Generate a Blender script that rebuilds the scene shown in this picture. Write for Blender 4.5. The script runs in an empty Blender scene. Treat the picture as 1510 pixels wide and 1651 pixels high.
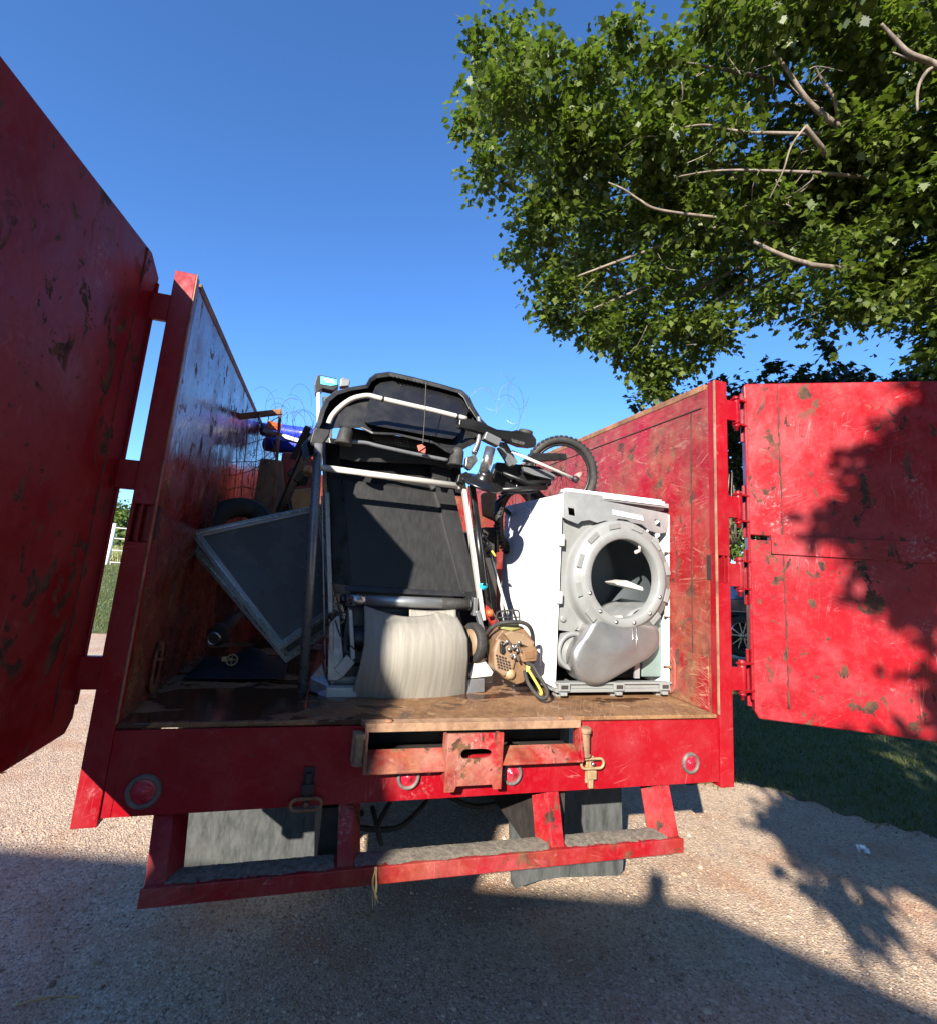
import bpy, bmesh, math, random
import numpy as np
from mathutils import Vector, Matrix, Euler
from mathutils.geometry import tessellate_polygon
random.seed(7); rng = np.random.default_rng(7)
S = bpy.context.scene
COL = S.collection
R_ = math.radians

# ---------------------------------------------------------------- camera, sky, sun, exposure
CAM = Vector((-0.6197, -1.9818, 0.5945)); F = 804.5; CX = 755.0; CY = 764.86
cd = bpy.data.cameras.new('camera'); cam = bpy.data.objects.new('camera', cd); COL.objects.link(cam)
cam.location = CAM; cam.rotation_euler = (1.745801, -0.071102, -0.288806)
cd.sensor_fit = 'HORIZONTAL'; cd.sensor_width = 36.0; cd.lens = F/1510*36
cd.shift_y = -(825.5-CY)/1510; cd.clip_start = 0.02; cd.clip_end = 2000
S.camera = cam
CR = cam.rotation_euler.to_matrix()

SUNV = Vector((0.74, 1.0, -0.58)).normalized()          # the way the light travels
world = bpy.data.worlds.new('World'); S.world = world; world.use_nodes = True
wn = world.node_tree; bg = wn.nodes['Background']
sky = wn.nodes.new('ShaderNodeTexSky'); sky.sky_type = 'NISHITA'; sky.sun_disc = False
sky.sun_elevation = math.asin(-SUNV.z); sky.sun_rotation = math.atan2(-SUNV.x, -SUNV.y)
sky.air_density = 1.0; sky.dust_density = 0.35; sky.ozone_density = 3.0; sky.altitude = 400
gam = wn.nodes.new('ShaderNodeMix'); gam.data_type = 'RGBA'; gam.blend_type = 'MULTIPLY'; gam.inputs[0].default_value = 1; gam.inputs[7].default_value = (.68, 1.06, 1.50, 1)
wn.links.new(sky.outputs[0], gam.inputs[6]); wn.links.new(gam.outputs[2], bg.inputs[0]); bg.inputs[1].default_value = 0.068
sd = bpy.data.lights.new('sun', 'SUN'); sun = bpy.data.objects.new('sun', sd); COL.objects.link(sun)
sd.energy = 5.0; sd.angle = R_(0.5); sd.color = (1.0, 0.94, 0.84)
sun.rotation_euler = SUNV.to_track_quat('-Z', 'Y').to_euler(); sun.location = (-20, -20, 20)
S.view_settings.view_transform = 'Standard'; S.view_settings.look = 'None'
S.view_settings.exposure = 1.5; S.view_settings.gamma = 1.0

# ---------------------------------------------------------------- helpers
def ray(u, v): return CR @ Vector(((u-CX)/F, -(v-CY)/F, -1.0))
def P(u, v, y):                    # the point of depth y (metres into the truck) seen at photo point u, v
    d = ray(u, v); return CAM + d*((y-CAM.y)/d.y)
def Pz(u, v, z):
    d = ray(u, v); return CAM + d*((z-CAM.z)/d.z)
def Px(u, v, x):
    d = ray(u, v); return CAM + d*((x-CAM.x)/d.x)
def Pd(u, v, dist):
    d = ray(u, v).normalized(); return CAM + d*dist

ORIG = {}
class MB:
    def __init__(s): s.v = []; s.f = []; s.sm = []
    def add(s, vs, fs, smooth=False):
        o = len(s.v); s.v += [Vector(v) for v in vs]
        s.f += [tuple(i+o for i in f) for f in fs]; s.sm += [smooth]*len(fs); return s
    def box(s, a, b, M=None):
        x0, y0, z0 = a; x1, y1, z1 = b
        vs = [Vector((x, y, z)) for z in (z0, z1) for x, y in ((x0, y0), (x1, y0), (x1, y1), (x0, y1))]
        if M: vs = [M @ v for v in vs]
        return s.add(vs, [(0,3,2,1),(4,5,6,7),(0,1,5,4),(1,2,6,5),(2,3,7,6),(3,0,4,7)])
    def cbox(s, c, size, rot=(0,0,0)):
        M = Matrix.Translation(c) @ Euler(rot).to_matrix().to_4x4()
        h = [q/2 for q in size]
        return s.box((-h[0],-h[1],-h[2]), tuple(h), M)
    def bar(s, p, q, w, t, up=(0,0,1)):             # rectangular bar from p to q
        p = Vector(p); q = Vector(q); d = (q-p).normalized(); u = Vector(up)
        if abs(d.dot(u)) > .95: u = Vector((0,1,0))
        a = d.cross(u).normalized(); b = a.cross(d)
        vs = [c + a*i*w/2 + b*j*t/2 for c in (p, q) for i, j in ((-1,-1),(1,-1),(1,1),(-1,1))]
        return s.add(vs, [(0,1,2,3),(7,6,5,4),(0,4,5,1),(1,5,6,2),(2,6,7,3),(3,7,4,0)])
    def tube(s, pts, r, n=12, cap=True, closed=False):
        pts = [Vector(p) for p in pts]; m = len(pts)
        rs = r if isinstance(r, (list, tuple)) else [r]*m
        prev = None; vs = []
        for i, p in enumerate(pts):
            if closed: d = (pts[(i+1) % m]-pts[i-1])
            else: d = (pts[min(i+1, m-1)]-pts[max(i-1, 0)])
            d.normalize()
            if prev is None:
                u = Vector((0,0,1)) if abs(d.z) < .9 else Vector((1,0,0)); a = d.cross(u).normalized()
            else:
                a = prev - d*prev.dot(d); a.normalize()
            prev = a; b = d.cross(a)
            for k in range(n):
                t = 2*math.pi*k/n; vs.append(p + (a*math.cos(t)+b*math.sin(t))*rs[i])
        fs = []
        for i in range(m if closed else m-1):
            j = (i+1) % m
            for k in range(n):
                l = (k+1) % n; fs.append((i*n+k, i*n+l, j*n+l, j*n+k))
        s.add(vs, fs, True)
        if cap and not closed:
            o = len(s.v)-len(vs)
            s.f += [tuple(o+k for k in reversed(range(n))), tuple(o+(m-1)*n+k for k in range(n))]; s.sm += [False]*2
        return s
    def lathe(s, prof, base, axis, n=28, smooth=True):   # prof: (r, h) along the axis
        base = Vector(base); d = Vector(axis).normalized()
        u = Vector((0,0,1)) if abs(d.z) < .9 else Vector((1,0,0)); a = d.cross(u).normalized(); b = d.cross(a)
        vs = []
        for r, h in prof:
            for k in range(n):
                t = 2*math.pi*k/n; vs.append(base + d*h + (a*math.cos(t)+b*math.sin(t))*max(r, 1e-5))
        fs = [(i*n+k, i*n+(k+1) % n, (i+1)*n+(k+1) % n, (i+1)*n+k) for i in range(len(prof)-1) for k in range(n)]
        return s.add(vs, fs, smooth)
    def prism(s, poly, ext, holes=(), smooth=False):      # 3-D outline (+ holes) pushed along ext
        loops = [[Vector(p) for p in l] for l in [poly]+list(holes)]
        flat = [p for l in loops for p in l]; n = len(flat); e = Vector(ext)
        tri = tessellate_polygon(loops)
        nrm = Vector((0,0,0))
        l0 = loops[0]
        for i in range(len(l0)): nrm += l0[i].cross(l0[(i+1) % len(l0)])
        vs = flat + [p+e for p in flat]; fs = []
        for t in tri:
            a, b, c = [flat[i] for i in t]
            g = (b-a).cross(c-a)
            t = tuple(t) if g.dot(e) < 0 else tuple(reversed(t))
            fs.append(t); fs.append(tuple(i+n for i in reversed(t)))
        o = 0
        for l in loops:
            m = len(l)
            for i in range(m):
                j = (i+1) % m; fs.append((o+i, o+j, n+o+j, n+o+i))
            o += m
        return s.add(vs, fs, smooth)
    def grid(s, fn, nu, nv, smooth=True):
        vs = [fn(i/nu, j/nv) for j in range(nv+1) for i in range(nu+1)]
        fs = [(j*(nu+1)+i, j*(nu+1)+i+1, (j+1)*(nu+1)+i+1, (j+1)*(nu+1)+i) for j in range(nv) for i in range(nu)]
        return s.add(vs, fs, smooth)
    def build(s, name, mat, parent=None, label=None, bevel=0, solid=0, recalc=True, loc=None):
        org = ORIG.get(parent.name, Vector((0,0,0))) if parent else Vector(loc) if loc is not None else Vector((0,0,0))
        me = bpy.data.meshes.new(name); me.from_pydata([tuple(v-org) for v in s.v], [], s.f)
        me.polygons.foreach_set('use_smooth', s.sm)
        if recalc:
            bm = bmesh.new(); bm.from_mesh(me); bmesh.ops.recalc_face_normals(bm, faces=bm.faces); bm.to_mesh(me); bm.free()
        me.materials.append(mat); me.update()
        o = bpy.data.objects.new(name, me); COL.objects.link(o)
        if parent: o.parent = parent
        else: o.location = org
        ORIG[o.name] = org
        if label: o['label'] = label
        if solid:
            q = o.modifiers.new('solid', 'SOLIDIFY'); q.thickness = solid; q.offset = 0
        if bevel:
            q = o.modifiers.new('bevel', 'BEVEL'); q.width = bevel; q.segments = 2; q.limit_method = 'ANGLE'
            q.angle_limit = R_(40); q.harden_normals = False
        return o
def tag(o, label, cat, group=None, kind=None):
    o['label'] = label; o['category'] = cat
    if group: o['group'] = group
    if kind: o['kind'] = kind
    return o
def thing(name, label, cat, loc=(0,0,0), group=None):
    o = bpy.data.objects.new(name, None); COL.objects.link(o); o.location = loc; o.empty_display_size = .1
    ORIG[o.name] = Vector(loc); return tag(o, label, cat, group)
def struct(o):
    o['kind'] = 'structure'; return o
def smooth_path(pts, k=6):
    pts = [Vector(p) for p in pts]; out = []
    for i in range(len(pts)-1):
        p0 = pts[max(i-1, 0)]; p1 = pts[i]; p2 = pts[i+1]; p3 = pts[min(i+2, len(pts)-1)]
        for j in range(k):
            t = j/k; out.append(.5*((2*p1)+(-p0+p2)*t+(2*p0-5*p1+4*p2-p3)*t*t+(-p0+3*p1-3*p2+p3)*t**3))
    out.append(pts[-1]); return out
def circle(c, a, b, ra, rb, n=32, t0=0, t1=2*math.pi, close=False):
    a = Vector(a).normalized(); b = Vector(b).normalized(); m = n+1 if close else n
    return [Vector(c)+a*ra*math.cos(t0+(t1-t0)*k/n)+b*rb*math.sin(t0+(t1-t0)*k/n) for k in range(m)]

# ---------------------------------------------------------------- materials
class NT:
    def __init__(s, name):
        s.m = bpy.data.materials.new(name); s.m.use_nodes = True; s.t = s.m.node_tree
        s.b = s.t.nodes['Principled BSDF']; s.tc = s.t.nodes.new('ShaderNodeTexCoord').outputs['Object']
    def n(s, ty, **kw):
        x = s.t.nodes.new(ty)
        for k, v in kw.items(): setattr(x, k, v)
        return x
    def link(s, a, b): s.t.links.new(a, b)
    def val(s, sock, v):
        if isinstance(v, bpy.types.NodeSocket): s.link(v, sock)
        elif isinstance(v, (tuple, list)) and len(v) == 3 and sock.type == 'RGBA': sock.default_value = (*v, 1)
        else: sock.default_value = v
    def map(s, scale=(1,1,1), rot=(0,0,0), loc=(0,0,0), src=None):
        x = s.n('ShaderNodeMapping'); s.link(src or s.tc, x.inputs[0])
        x.inputs['Scale'].default_value = scale; x.inputs['Rotation'].default_value = rot; x.inputs['Location'].default_value = loc
        return x.outputs[0]
    def noise(s, scale, detail=4, rough=.55, vec=None, dist=0):
        x = s.n('ShaderNodeTexNoise'); s.link(vec or s.tc, x.inputs['Vector'])
        x.inputs['Scale'].default_value = scale; x.inputs['Detail'].default_value = detail
        x.inputs['Roughness'].default_value = rough; x.inputs['Distortion'].default_value = dist
        return x.outputs[0]
    def voro(s, scale, feature='F1', out='Distance', vec=None, rnd=1):
        x = s.n('ShaderNodeTexVoronoi', feature=feature); s.link(vec or s.tc, x.inputs['Vector'])
        x.inputs['Scale'].default_value = scale; x.inputs['Randomness'].default_value = rnd; return x.outputs[out]
    def math(s, op, a, b=0.0, c=None, clamp=False):
        x = s.n('ShaderNodeMath', operation=op, use_clamp=clamp); s.val(x.inputs[0], a); s.val(x.inputs[1], b)
        if c is not None: s.val(x.inputs[2], c)
        return x.outputs[0]
    def ramp(s, v, lo, hi, a=0.0, b=1.0, smooth=False):
        x = s.n('ShaderNodeMapRange', clamp=True)
        if smooth: x.interpolation_type = 'SMOOTHSTEP'
        s.val(x.inputs[0], v); x.inputs[1].default_value = lo; x.inputs[2].default_value = hi
        x.inputs[3].default_value = a; x.inputs[4].default_value = b; return x.outputs[0]
    def mix(s, f, a, b, blend='MIX'):
        x = s.n('ShaderNodeMix', data_type='RGBA', blend_type=blend); s.val(x.inputs[0], f)
        s.val(x.inputs[6], a); s.val(x.inputs[7], b); return x.outputs[2]
    def sep(s):
        x = s.n('ShaderNodeSeparateXYZ'); s.link(s.tc, x.inputs[0]); return x.outputs
    def bump(s, h, strength=.3, dist=.01, prev=None):
        x = s.n('ShaderNodeBump'); s.val(x.inputs['Height'], h); x.inputs['Strength'].default_value = strength
        x.inputs['Distance'].default_value = dist
        if prev is not None: s.link(prev, x.inputs['Normal'])
        return x.outputs[0]
    def out(s, col=None, rough=None, metal=None, normal=None, **kw):
        if col is not None: s.val(s.b.inputs['Base Color'], col)
        if rough is not None: s.val(s.b.inputs['Roughness'], rough)
        if metal is not None: s.val(s.b.inputs['Metallic'], metal)
        if normal is not None: s.link(normal, s.b.inputs['Normal'])
        for k, v in kw.items(): s.val(s.b.inputs[k.replace('_', ' ')], v)
        return s.m
    def scratch(s, axis_rot, dens, thick, mask_thr, k=12):
        if hasattr(axis_rot, 'normalized'): axis_rot = axis_rot.normalized().rotation_difference(Vector((0,1,0))).to_euler()       # thin scored lines
        v = s.map(scale=(k*1.6, 1, k*1.6), src=s.map(rot=axis_rot))
        n = s.noise(dens, 0, .5, v, .05)
        line = s.ramp(s.math('ABSOLUTE', s.math('SUBTRACT', n, .5)), thick*.4, thick*1.6, 1, 0)
        m = s.ramp(s.noise(dens*1.3+1.3, 4, .65), mask_thr-.02, mask_thr+.10)
        return s.math('MULTIPLY', line, m)

def simple(name, col, rough=.5, metal=0.0, var=.25, scale=8, bump=.08, dirt=None, spec=.5):
    t = NT(name); n = t.noise(scale, 5, .6)
    c = t.mix(t.ramp(n, .3, .75), tuple(x*(1-var) for x in col), tuple(min(1, x*(1+var*.6)) for x in col))
    if dirt:
        c = t.mix(t.math('MULTIPLY', t.ramp(t.noise(scale*.7, 7, .7), .5, .68), dirt[1]), c, dirt[0])
    r = t.ramp(t.noise(scale*2.3, 4), .3, .7, max(.03, rough-.1), min(1, rough+.12))
    return t.out(c, r, metal, t.bump(t.noise(scale*9, 3), bump, .004))

RED = (.25, .0025, .008)
def red(name, fade=.4, chip=.62, scr=.5, rough=.38, grime=0.0, base=RED, grime_z=None, rust_floor=False, scol=(.40,.15,.15), fcol=(.31,.055,.06), off=0.0, dense=False, bump=.25, plane=(1,0,0)):
    t = NT(name)
    raw = t.tc; t.tc = t.map(loc=(off, off*.7, off*.3))
    big = t.noise(1.7, 5, .6); fine = t.noise(14, 6, .65); mid = t.noise(5, 6, .62)
    c = t.mix(t.ramp(big, .35, .7), tuple(x*.85 for x in base), tuple(min(1, x*1.1) for x in base))
    c = t.mix(t.math('MULTIPLY', t.ramp(mid, .45, .72), fade), c, fcol)
    c = t.mix(t.math('MULTIPLY', t.ramp(t.noise(38, 4, .7), .5, .75), fade*.45), c, tuple(min(1, q*1.15+.02) for q in fcol))
    e1 = Vector(plane)
    def dr_(deg): return e1*math.cos(R_(deg))+Vector((0,0,1))*math.sin(R_(deg))
    ln = t.scratch(dr_(10+off*2), 2.6, .008, .57, 9)
    ln = t.math('MAXIMUM', ln, t.scratch(dr_(-24+off), 2.4, .007, .60, 9))
    ln = t.math('MAXIMUM', ln, t.scratch(dr_(84), 2.8, .008, .57, 9))
    if dense:
        ln = t.math('MAXIMUM', ln, t.scratch(dr_(18), 4.2, .013, .50, 7))
        ln = t.math('MAXIMUM', ln, t.scratch(dr_(-6), 5.0, .012, .49, 7))
        ln = t.math('MAXIMUM', ln, t.scratch(dr_(-40), 4.6, .012, .53, 6))
    sc = t.math('MULTIPLY', t.ramp(t.noise(60, 6, .8), .52, .62), t.ramp(t.noise(4.3, 4, .6, t.map(loc=(9, 4, 2))), .60, .70))
    c = t.mix(t.math('MULTIPLY', ln, scr), c, scol)
    c = t.mix(t.math('MULTIPLY', sc, min(1, fade*1.2)), c, (.42,.30,.29))
    # worn-through patches
    cn = t.noise(11, 9, .68, t.map(scale=(1, 1, .7)), .6)
    region = t.ramp(t.noise(2.6, 3, .5, t.map(loc=(3, 1, 7))), .42, .52)
    ch = t.math('MULTIPLY', t.ramp(cn, chip, chip+.012), region)
    ch2 = t.ramp(t.noise(21, 6, .7), chip+.07, chip+.085)
    ch = t.math('MAXIMUM', ch, ch2)
    c = t.mix(ch, c, t.mix(t.ramp(fine, .4, .6), (.022, .012, .009), (.10, .042, .022)))
    rg = rough
    if grime:
        g = t.ramp(t.noise(3.2, 7, .68, t.map(scale=(1, 1, .6), loc=(5, 2, 1))), .42, .62)
        streak = t.ramp(t.noise(9, 6, .7, t.map(scale=(3.5, 1.2, .9))), .42, .58)
        g = t.math('MULTIPLY', g, grime)
        if grime_z is not None:
            sp = t.n('ShaderNodeSeparateXYZ'); t.link(raw, sp.inputs[0]); gz = t.ramp(sp.outputs[2], grime_z[0]+1, grime_z[1]+1, 1, 0, True); gz = t.math('MULTIPLY', gz, t.ramp(sp.outputs[1], 0, .5, 1, .45))
            g = t.math('MAXIMUM', g, t.math('MULTIPLY', gz, t.math('ADD', streak, .35, clamp=True)))
        c = t.mix(t.math('MINIMUM', g, .93), c, t.mix(t.ramp(fine, .38, .62), (.085, .045, .022), (.24, .125, .06)))
    rr = t.ramp(mid, .35, .7, max(.05, rough-.12), rough+.14)
    rr = t.mix(ch, rr, (.8, .8, .8))
    nb = t.bump(t.math('ADD', t.math('MULTIPLY', big, 1.0), t.math('MULTIPLY', fine, .06)), bump, .055)
    nb = t.bump(t.math('ADD', ch, ln), -.25, .0015, nb)
    t.b.inputs['Specular IOR Level'].default_value = .5 if dense and plane == (0,1,0) else .3
    return t.out(c, rr, 0.0, nb)

M = {}
M['red'] = red('red_paint', .3, .63, .4, .42)
M['red_sill'] = red('red_sill_paint', .30, .66, .55, .40, off=3.1)
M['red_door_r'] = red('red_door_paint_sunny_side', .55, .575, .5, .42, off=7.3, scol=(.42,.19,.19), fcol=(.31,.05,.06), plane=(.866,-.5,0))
M['red_door_l'] = red('red_door_paint_shade_darkened', .3, .565, .4, .42, off=1.9, scol=(.30,.10,.09), bump=.18, plane=(0,1,0), base=(.19,.002,.006))  # same paint as the right door, darkened to carry its shade
M['red_post'] = red('red_post_paint', .25, .68, .3, .38, off=5.2)
M['red_wall_l'] = red('scuffed_wall_paint_shade_darkened', .4, .57, .5, .26, grime=.6, grime_z=(-.1, .9), off=2.2, scol=(.26,.08,.06), dense=True, bump=.3, plane=(0,1,0), base=(.14,.003,.006))  # same red as the opposite wall, its shade put into darker colours
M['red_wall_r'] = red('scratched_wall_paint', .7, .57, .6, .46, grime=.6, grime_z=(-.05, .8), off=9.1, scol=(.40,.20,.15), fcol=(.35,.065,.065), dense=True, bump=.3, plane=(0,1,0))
M['kick'] = red('worn_kick_plate_paint', .8, .6, .8, .6, grime=1.6, off=6.6, scol=(.45,.28,.18), dense=True, plane=(0,1,0))
M['red_bar'] = red('red_bumper_paint', .7, .57, .7, .5, grime=.3, off=4.4)
def floor_mat():
    t = NT('rusty_bed_floor'); n = t.noise(3, 8, .68); f = t.noise(26, 6, .7)
    c = t.mix(t.ramp(n, .35, .65), (.10, .042, .017), (.23, .115, .048))
    c = t.mix(t.math('MULTIPLY', t.ramp(f, .45, .7), .6), c, (.30, .175, .085))
    s1 = t.scratch((0, 0, .5), 3, .015, .42, 10); s2 = t.scratch((0, 0, -.7), 3.3, .012, .42, 12)
    c = t.mix(t.math('MULTIPLY', t.math('MAXIMUM', s1, s2), .6), c, (.34, .22, .12))
    wetn = t.noise(3.1, 5, .55, t.map(scale=(.8, 1.5, 1), loc=(2.4, .3, 0)), .5)
    x, y, z = t.sep()
    bias = t.math('ADD', t.ramp(x, -1.1, .9, .12, -.07), wetn)
    wet = t.ramp(bias, .535, .55)
    c = t.mix(t.math('MULTIPLY', wet, .82), c, (.045, .02, .012))
    r = t.mix(wet, t.ramp(n, .3, .7, .55, .85), (.12, .12, .12))
    nb = t.bump(t.math('ADD', t.math('MULTIPLY', f, t.ramp(wet, 0, 1, 1, .1)), n), .3, .006)
    return t.out(c, r, 0, nb)
M['floor'] = floor_mat()
def rust(name, a=(.11,.045,.022), b=(.33,.15,.07)):
    t = NT(name); n = t.noise(9, 8, .7); c = t.mix(t.ramp(n, .35, .65), a, b)
    return t.out(c, .82, 0, t.bump(t.noise(40, 5, .7), .5, .003))
M['seam'] = rust('dark_seam_rust', (.03,.015,.01), (.09,.035,.02))
M['rust'] = rust('rusty_steel'); M['tan_rust'] = rust('dusty_rusty_steel', (.14,.07,.04), (.36,.22,.13))
M['dust_red'] = red('dusty_red_paint', 1.0, .58, .6, .6, grime=.8, off=8.8, scol=(.5,.36,.28), fcol=(.34,.17,.13))
M['blk'] = simple('black_plastic', (.010,.010,.011), .42, 0, .3, 6, .1, ((.035,.03,.026), .35))
M['blk_gloss'] = simple('glossy_black_plastic', (.009,.009,.010), .30, 0, .2, 5, .03, ((.05,.045,.04), .25))
M['rubber'] = simple('black_rubber', (.022,.021,.02), .72, 0, .3, 14, .3, ((.09,.075,.06), .4))
M['deck'] = None
t = NT('worn_deck_board'); st = t.noise(16, 5, .6, t.map(scale=(4, 4, .35))); f = t.noise(60, 4, .7)
c = t.mix(t.ramp(st, .4, .65), (.010,.010,.011), (.0145,.014,.0135)); c = t.mix(t.ramp(t.noise(11, 9, .8), .66, .72, 0, .7), c, (.06,.045,.03))
M['deck'] = t.out(c, t.ramp(st, .3, .7, .40, .48), 0, t.bump(f, .04, .002))
M['grey_metal'] = simple('grey_painted_steel', (.17,.175,.185), .3, .35, .12, 10, .05, ((.10,.10,.10), .2))
M['white_metal'] = simple('off_white_painted_steel', (.46,.44,.40), .38, 0, .1, 12, .05, ((.33,.28,.23), .35))
M['chrome'] = simple('brushed_aluminium', (.42,.41,.40), .25, .9, .15, 20, .06, ((.2,.18,.16), .3))
M['alu_dark'] = simple('dull_aluminium_frame', (.27,.28,.29), .38, .7, .12, 5, .03, ((.08,.08,.08), .3))
M['white'] = simple('white_enamel', (.80,.80,.80), .28, 0, .03, 3, .01, ((.55,.52,.48), .12))
M['dryer_grey'] = simple('grey_plastic_shell', (.21,.215,.21), .42, 0, .10, 7, .03, ((.11,.10,.09), .35))
M['galv'] = None
t = NT('galvanised_sheet'); v = t.voro(26, 'F1', 'Color'); n = t.noise(6, 5)
c = t.mix(t.ramp(n, .3, .7), (.27,.28,.28), (.44,.45,.45)); bw = t.n('ShaderNodeRGBToBW'); t.link(v, bw.inputs[0]); c = t.mix(t.math('MULTIPLY', bw.outputs[0], .25), c, (.2,.21,.22))
M['galv'] = t.out(c, t.ramp(n, .3, .7, .28, .48), .45, t.bump(n, .35, .02))
M['drum'] = simple('steel_drum', (.10,.115,.125), .5, .1, .12, 4, .05)
M['teal'] = simple('pale_green_back_panel', (.14,.19,.175), .5, 0, .08, 5, .02, ((.16,.18,.16), .3))
t = NT('dusty_belt'); st = t.noise(14, 5, .6, t.map(scale=(5, 1, .12))); f = t.voro(330, 'F1', 'Distance')
c = t.mix(t.ramp(st, .36, .66), (.20,.185,.155), (.27,.25,.213)); c = t.mix(t.ramp(t.scratch((0,.5,0), 3, .012, .5, 9), 0, 1, 0, .5), c, (.30,.20,.13))
c = t.mix(t.math('MULTIPLY', t.ramp(f, .1, .5, 1, 0), .25), c, (.16,.15,.13))
M['belt'] = t.out(c, .8, 0, t.bump(f, .3, .0015))
M['glass_panel'] = simple('tinted_door_glass', (.075,.085,.095), .28, 0, .2, 2.5, .015, ((.09,.10,.10), .45))
M['blue'] = simple('blue_plastic', (.02,.04,.42), .35, 0, .2, 4, .05)
M['cyan'] = simple('cyan_cap', (.02,.42,.62), .4, 0, .05, 8, .02)
M['orange'] = simple('faded_orange_plastic', (.60,.10,.02), .5, 0, .25, 7, .1, ((.25,.12,.06), .5))
M['darkred'] = simple('dark_red_plastic', (.28,.015,.01), .45, 0, .2, 6, .1)
M['wood'] = simple('old_wood', (.42,.25,.11), .7, 0, .3, 9, .2, ((.2,.11,.05), .5))
M['lens'] = simple('red_lamp_lens', (.42,.01,.03), .22, 0, .15, 30, .3, ((.45,.2,.18), .4))
M['bezel'] = simple('dirty_rubber_bezel', (.10,.085,.08), .6, 0, .3, 20, .2, ((.28,.2,.16), .6))
M['brass'] = simple('dirty_brass', (.42,.30,.16), .5, .4, .3, 16, .2, ((.3,.22,.15), .5))
M['void'] = simple('dark_steel_and_slot_shade', (.025,.02,.018), .7, 0, .4, 8, .3, ((.08,.06,.045), .4))  # dark steel; on slots and grille holes it stands for shade
t = NT('grey_mud_flap'); st = t.noise(9, 8, .7, t.map(scale=(3, 3, .9))); n = t.noise(4, 7, .7)
c = t.mix(t.ramp(st, .38, .62), (.03,.032,.031), (.075,.077,.074)); c = t.mix(t.ramp(n, .55, .75, 0, .6), c, (.09,.082,.07))
M['flap'] = t.out(c, .62, 0, t.bump(st, .15, .004))
M['cream'] = simple('dirty_cream_plastic', (.23,.15,.09), .55, 0, .3, 14, .25, ((.22,.12,.07), .75))
M['oily'] = simple('oily_brown_plastic', (.20,.115,.06), .45, 0, .4, 18, .4, ((.07,.04,.025), .6))
M['yellow'] = simple('yellow_plastic', (.50,.40,.04), .5, 0, .15, 14, .1, ((.35,.22,.08), .4))
M['olive'] = simple('faded_lime_plastic', (.24,.24,.08), .55, 0, .2, 14, .2, ((.3,.2,.1), .5))
M['wire'] = simple('thin_dark_wire', (.06,.05,.045), .5, .3, .2, 20, .05)
M['wire_pale'] = simple('pale_shiny_wire', (.60,.62,.64), .25, .6, .1, 20, .02)
M['wall_paint'] = simple('pale_house_siding', (.55,.52,.46), .75, 0, .1, 3, .1)
M['roof'] = simple('grey_roof_shingle', (.12,.11,.10), .85, 0, .3, 9, .4)

def bark():
    t = NT('bark'); n = t.noise(12, 7, .7, t.map(scale=(1, 1, .3)))
    c = t.mix(t.ramp(n, .35, .65), (.08,.06,.045), (.24,.19,.145)); return t.out(c, .85, 0, t.bump(n, .6, .02))
M['bark'] = bark()
def leafmat(name, a, b, tr=.35, patch=(.13,.17,.05)):
    t = NT(name)
    oi = t.n('ShaderNodeAttribute', attribute_name='lv'); v = oi.outputs['Fac']
    c = t.mix(v, a, b)
    c = t.mix(t.ramp(v, .93, 1.0, 0, .8), c, patch)
    t.val(t.b.inputs['Base Color'], c); t.b.inputs['Roughness'].default_value = .5
    tl = t.n('ShaderNodeBsdfTranslucent'); t.link(t.mix(.5, c, (.16,.26,.02)), tl.inputs[0])
    mx = t.n('ShaderNodeMixShader'); mx.inputs[0].default_value = tr
    t.link(t.b.outputs[0], mx.inputs[1]); t.link(tl.outputs[0], mx.inputs[2])
    t.link(mx.outputs[0], t.t.nodes['Material Output'].inputs[0]); return t.m
M['leaf'] = leafmat('oak_leaf', (.028,.050,.008), (.135,.17,.022), .42)
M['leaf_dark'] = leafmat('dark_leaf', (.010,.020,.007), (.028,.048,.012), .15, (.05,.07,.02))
M['leaf_bush'] = leafmat('bush_leaf', (.07,.12,.02), (.16,.22,.05), .3)

# ---------------------------------------------------------------- ground, lawns
GZ = -1.0
def sst(x): x = min(1, max(0, x)); return x*x*(3-2*x)
def gh(x, y):
    h = GZ + .63*sst((-x-2.5)/4)*sst((y-8)/9)
    h += 1.0*sst((-x-6)/8)*sst((y-18)/40)
    return h
def ground_mat():
    t = NT('pinkish_gravel'); w = t.noise(1.3, 5, .6)
    v = t.voro(95, 'F1', 'Color'); vd = t.voro(95, 'F1', 'Distance'); v2 = t.voro(210, 'F1', 'Color')
    sx = t.n('ShaderNodeSeparateColor'); t.link(v, sx.inputs[0]); s2 = t.n('ShaderNodeSeparateColor'); t.link(v2, s2.inputs[0])
    c = t.mix(t.ramp(w, .35, .65), (.33,.225,.14), (.45,.315,.205))
    trk = t.noise(1.6, 4, .6, t.map(scale=(1.6, .3, 1), rot=(0, 0, .25), loc=(2, 7, 0))); c = t.mix(t.ramp(trk, .48, .66, 0, .5), c, (.25,.165,.105))
    c = t.mix(t.ramp(sx.outputs[0], .55, 1, 0, .8), c, (.58,.46,.34))
    c = t.mix(t.ramp(sx.outputs[1], .72, .9, 0, .8), c, (.15,.10,.08))
    c = t.mix(t.ramp(s2.outputs[0], .5, .8, 0, .45), c, (.55,.43,.34))
    c = t.mix(t.ramp(t.noise(2.1, 4, .6, t.map(loc=(4, 4, 0))), .5, .68, 0, .55), c, (.34,.15,.075))
    h = t.math('ADD', t.ramp(vd, 0, .6, 1, 0), t.math('MULTIPLY', t.noise(9, 5, .7), .8))
    return t.out(c, .85, 0, t.bump(h, .6, .006))
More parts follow.
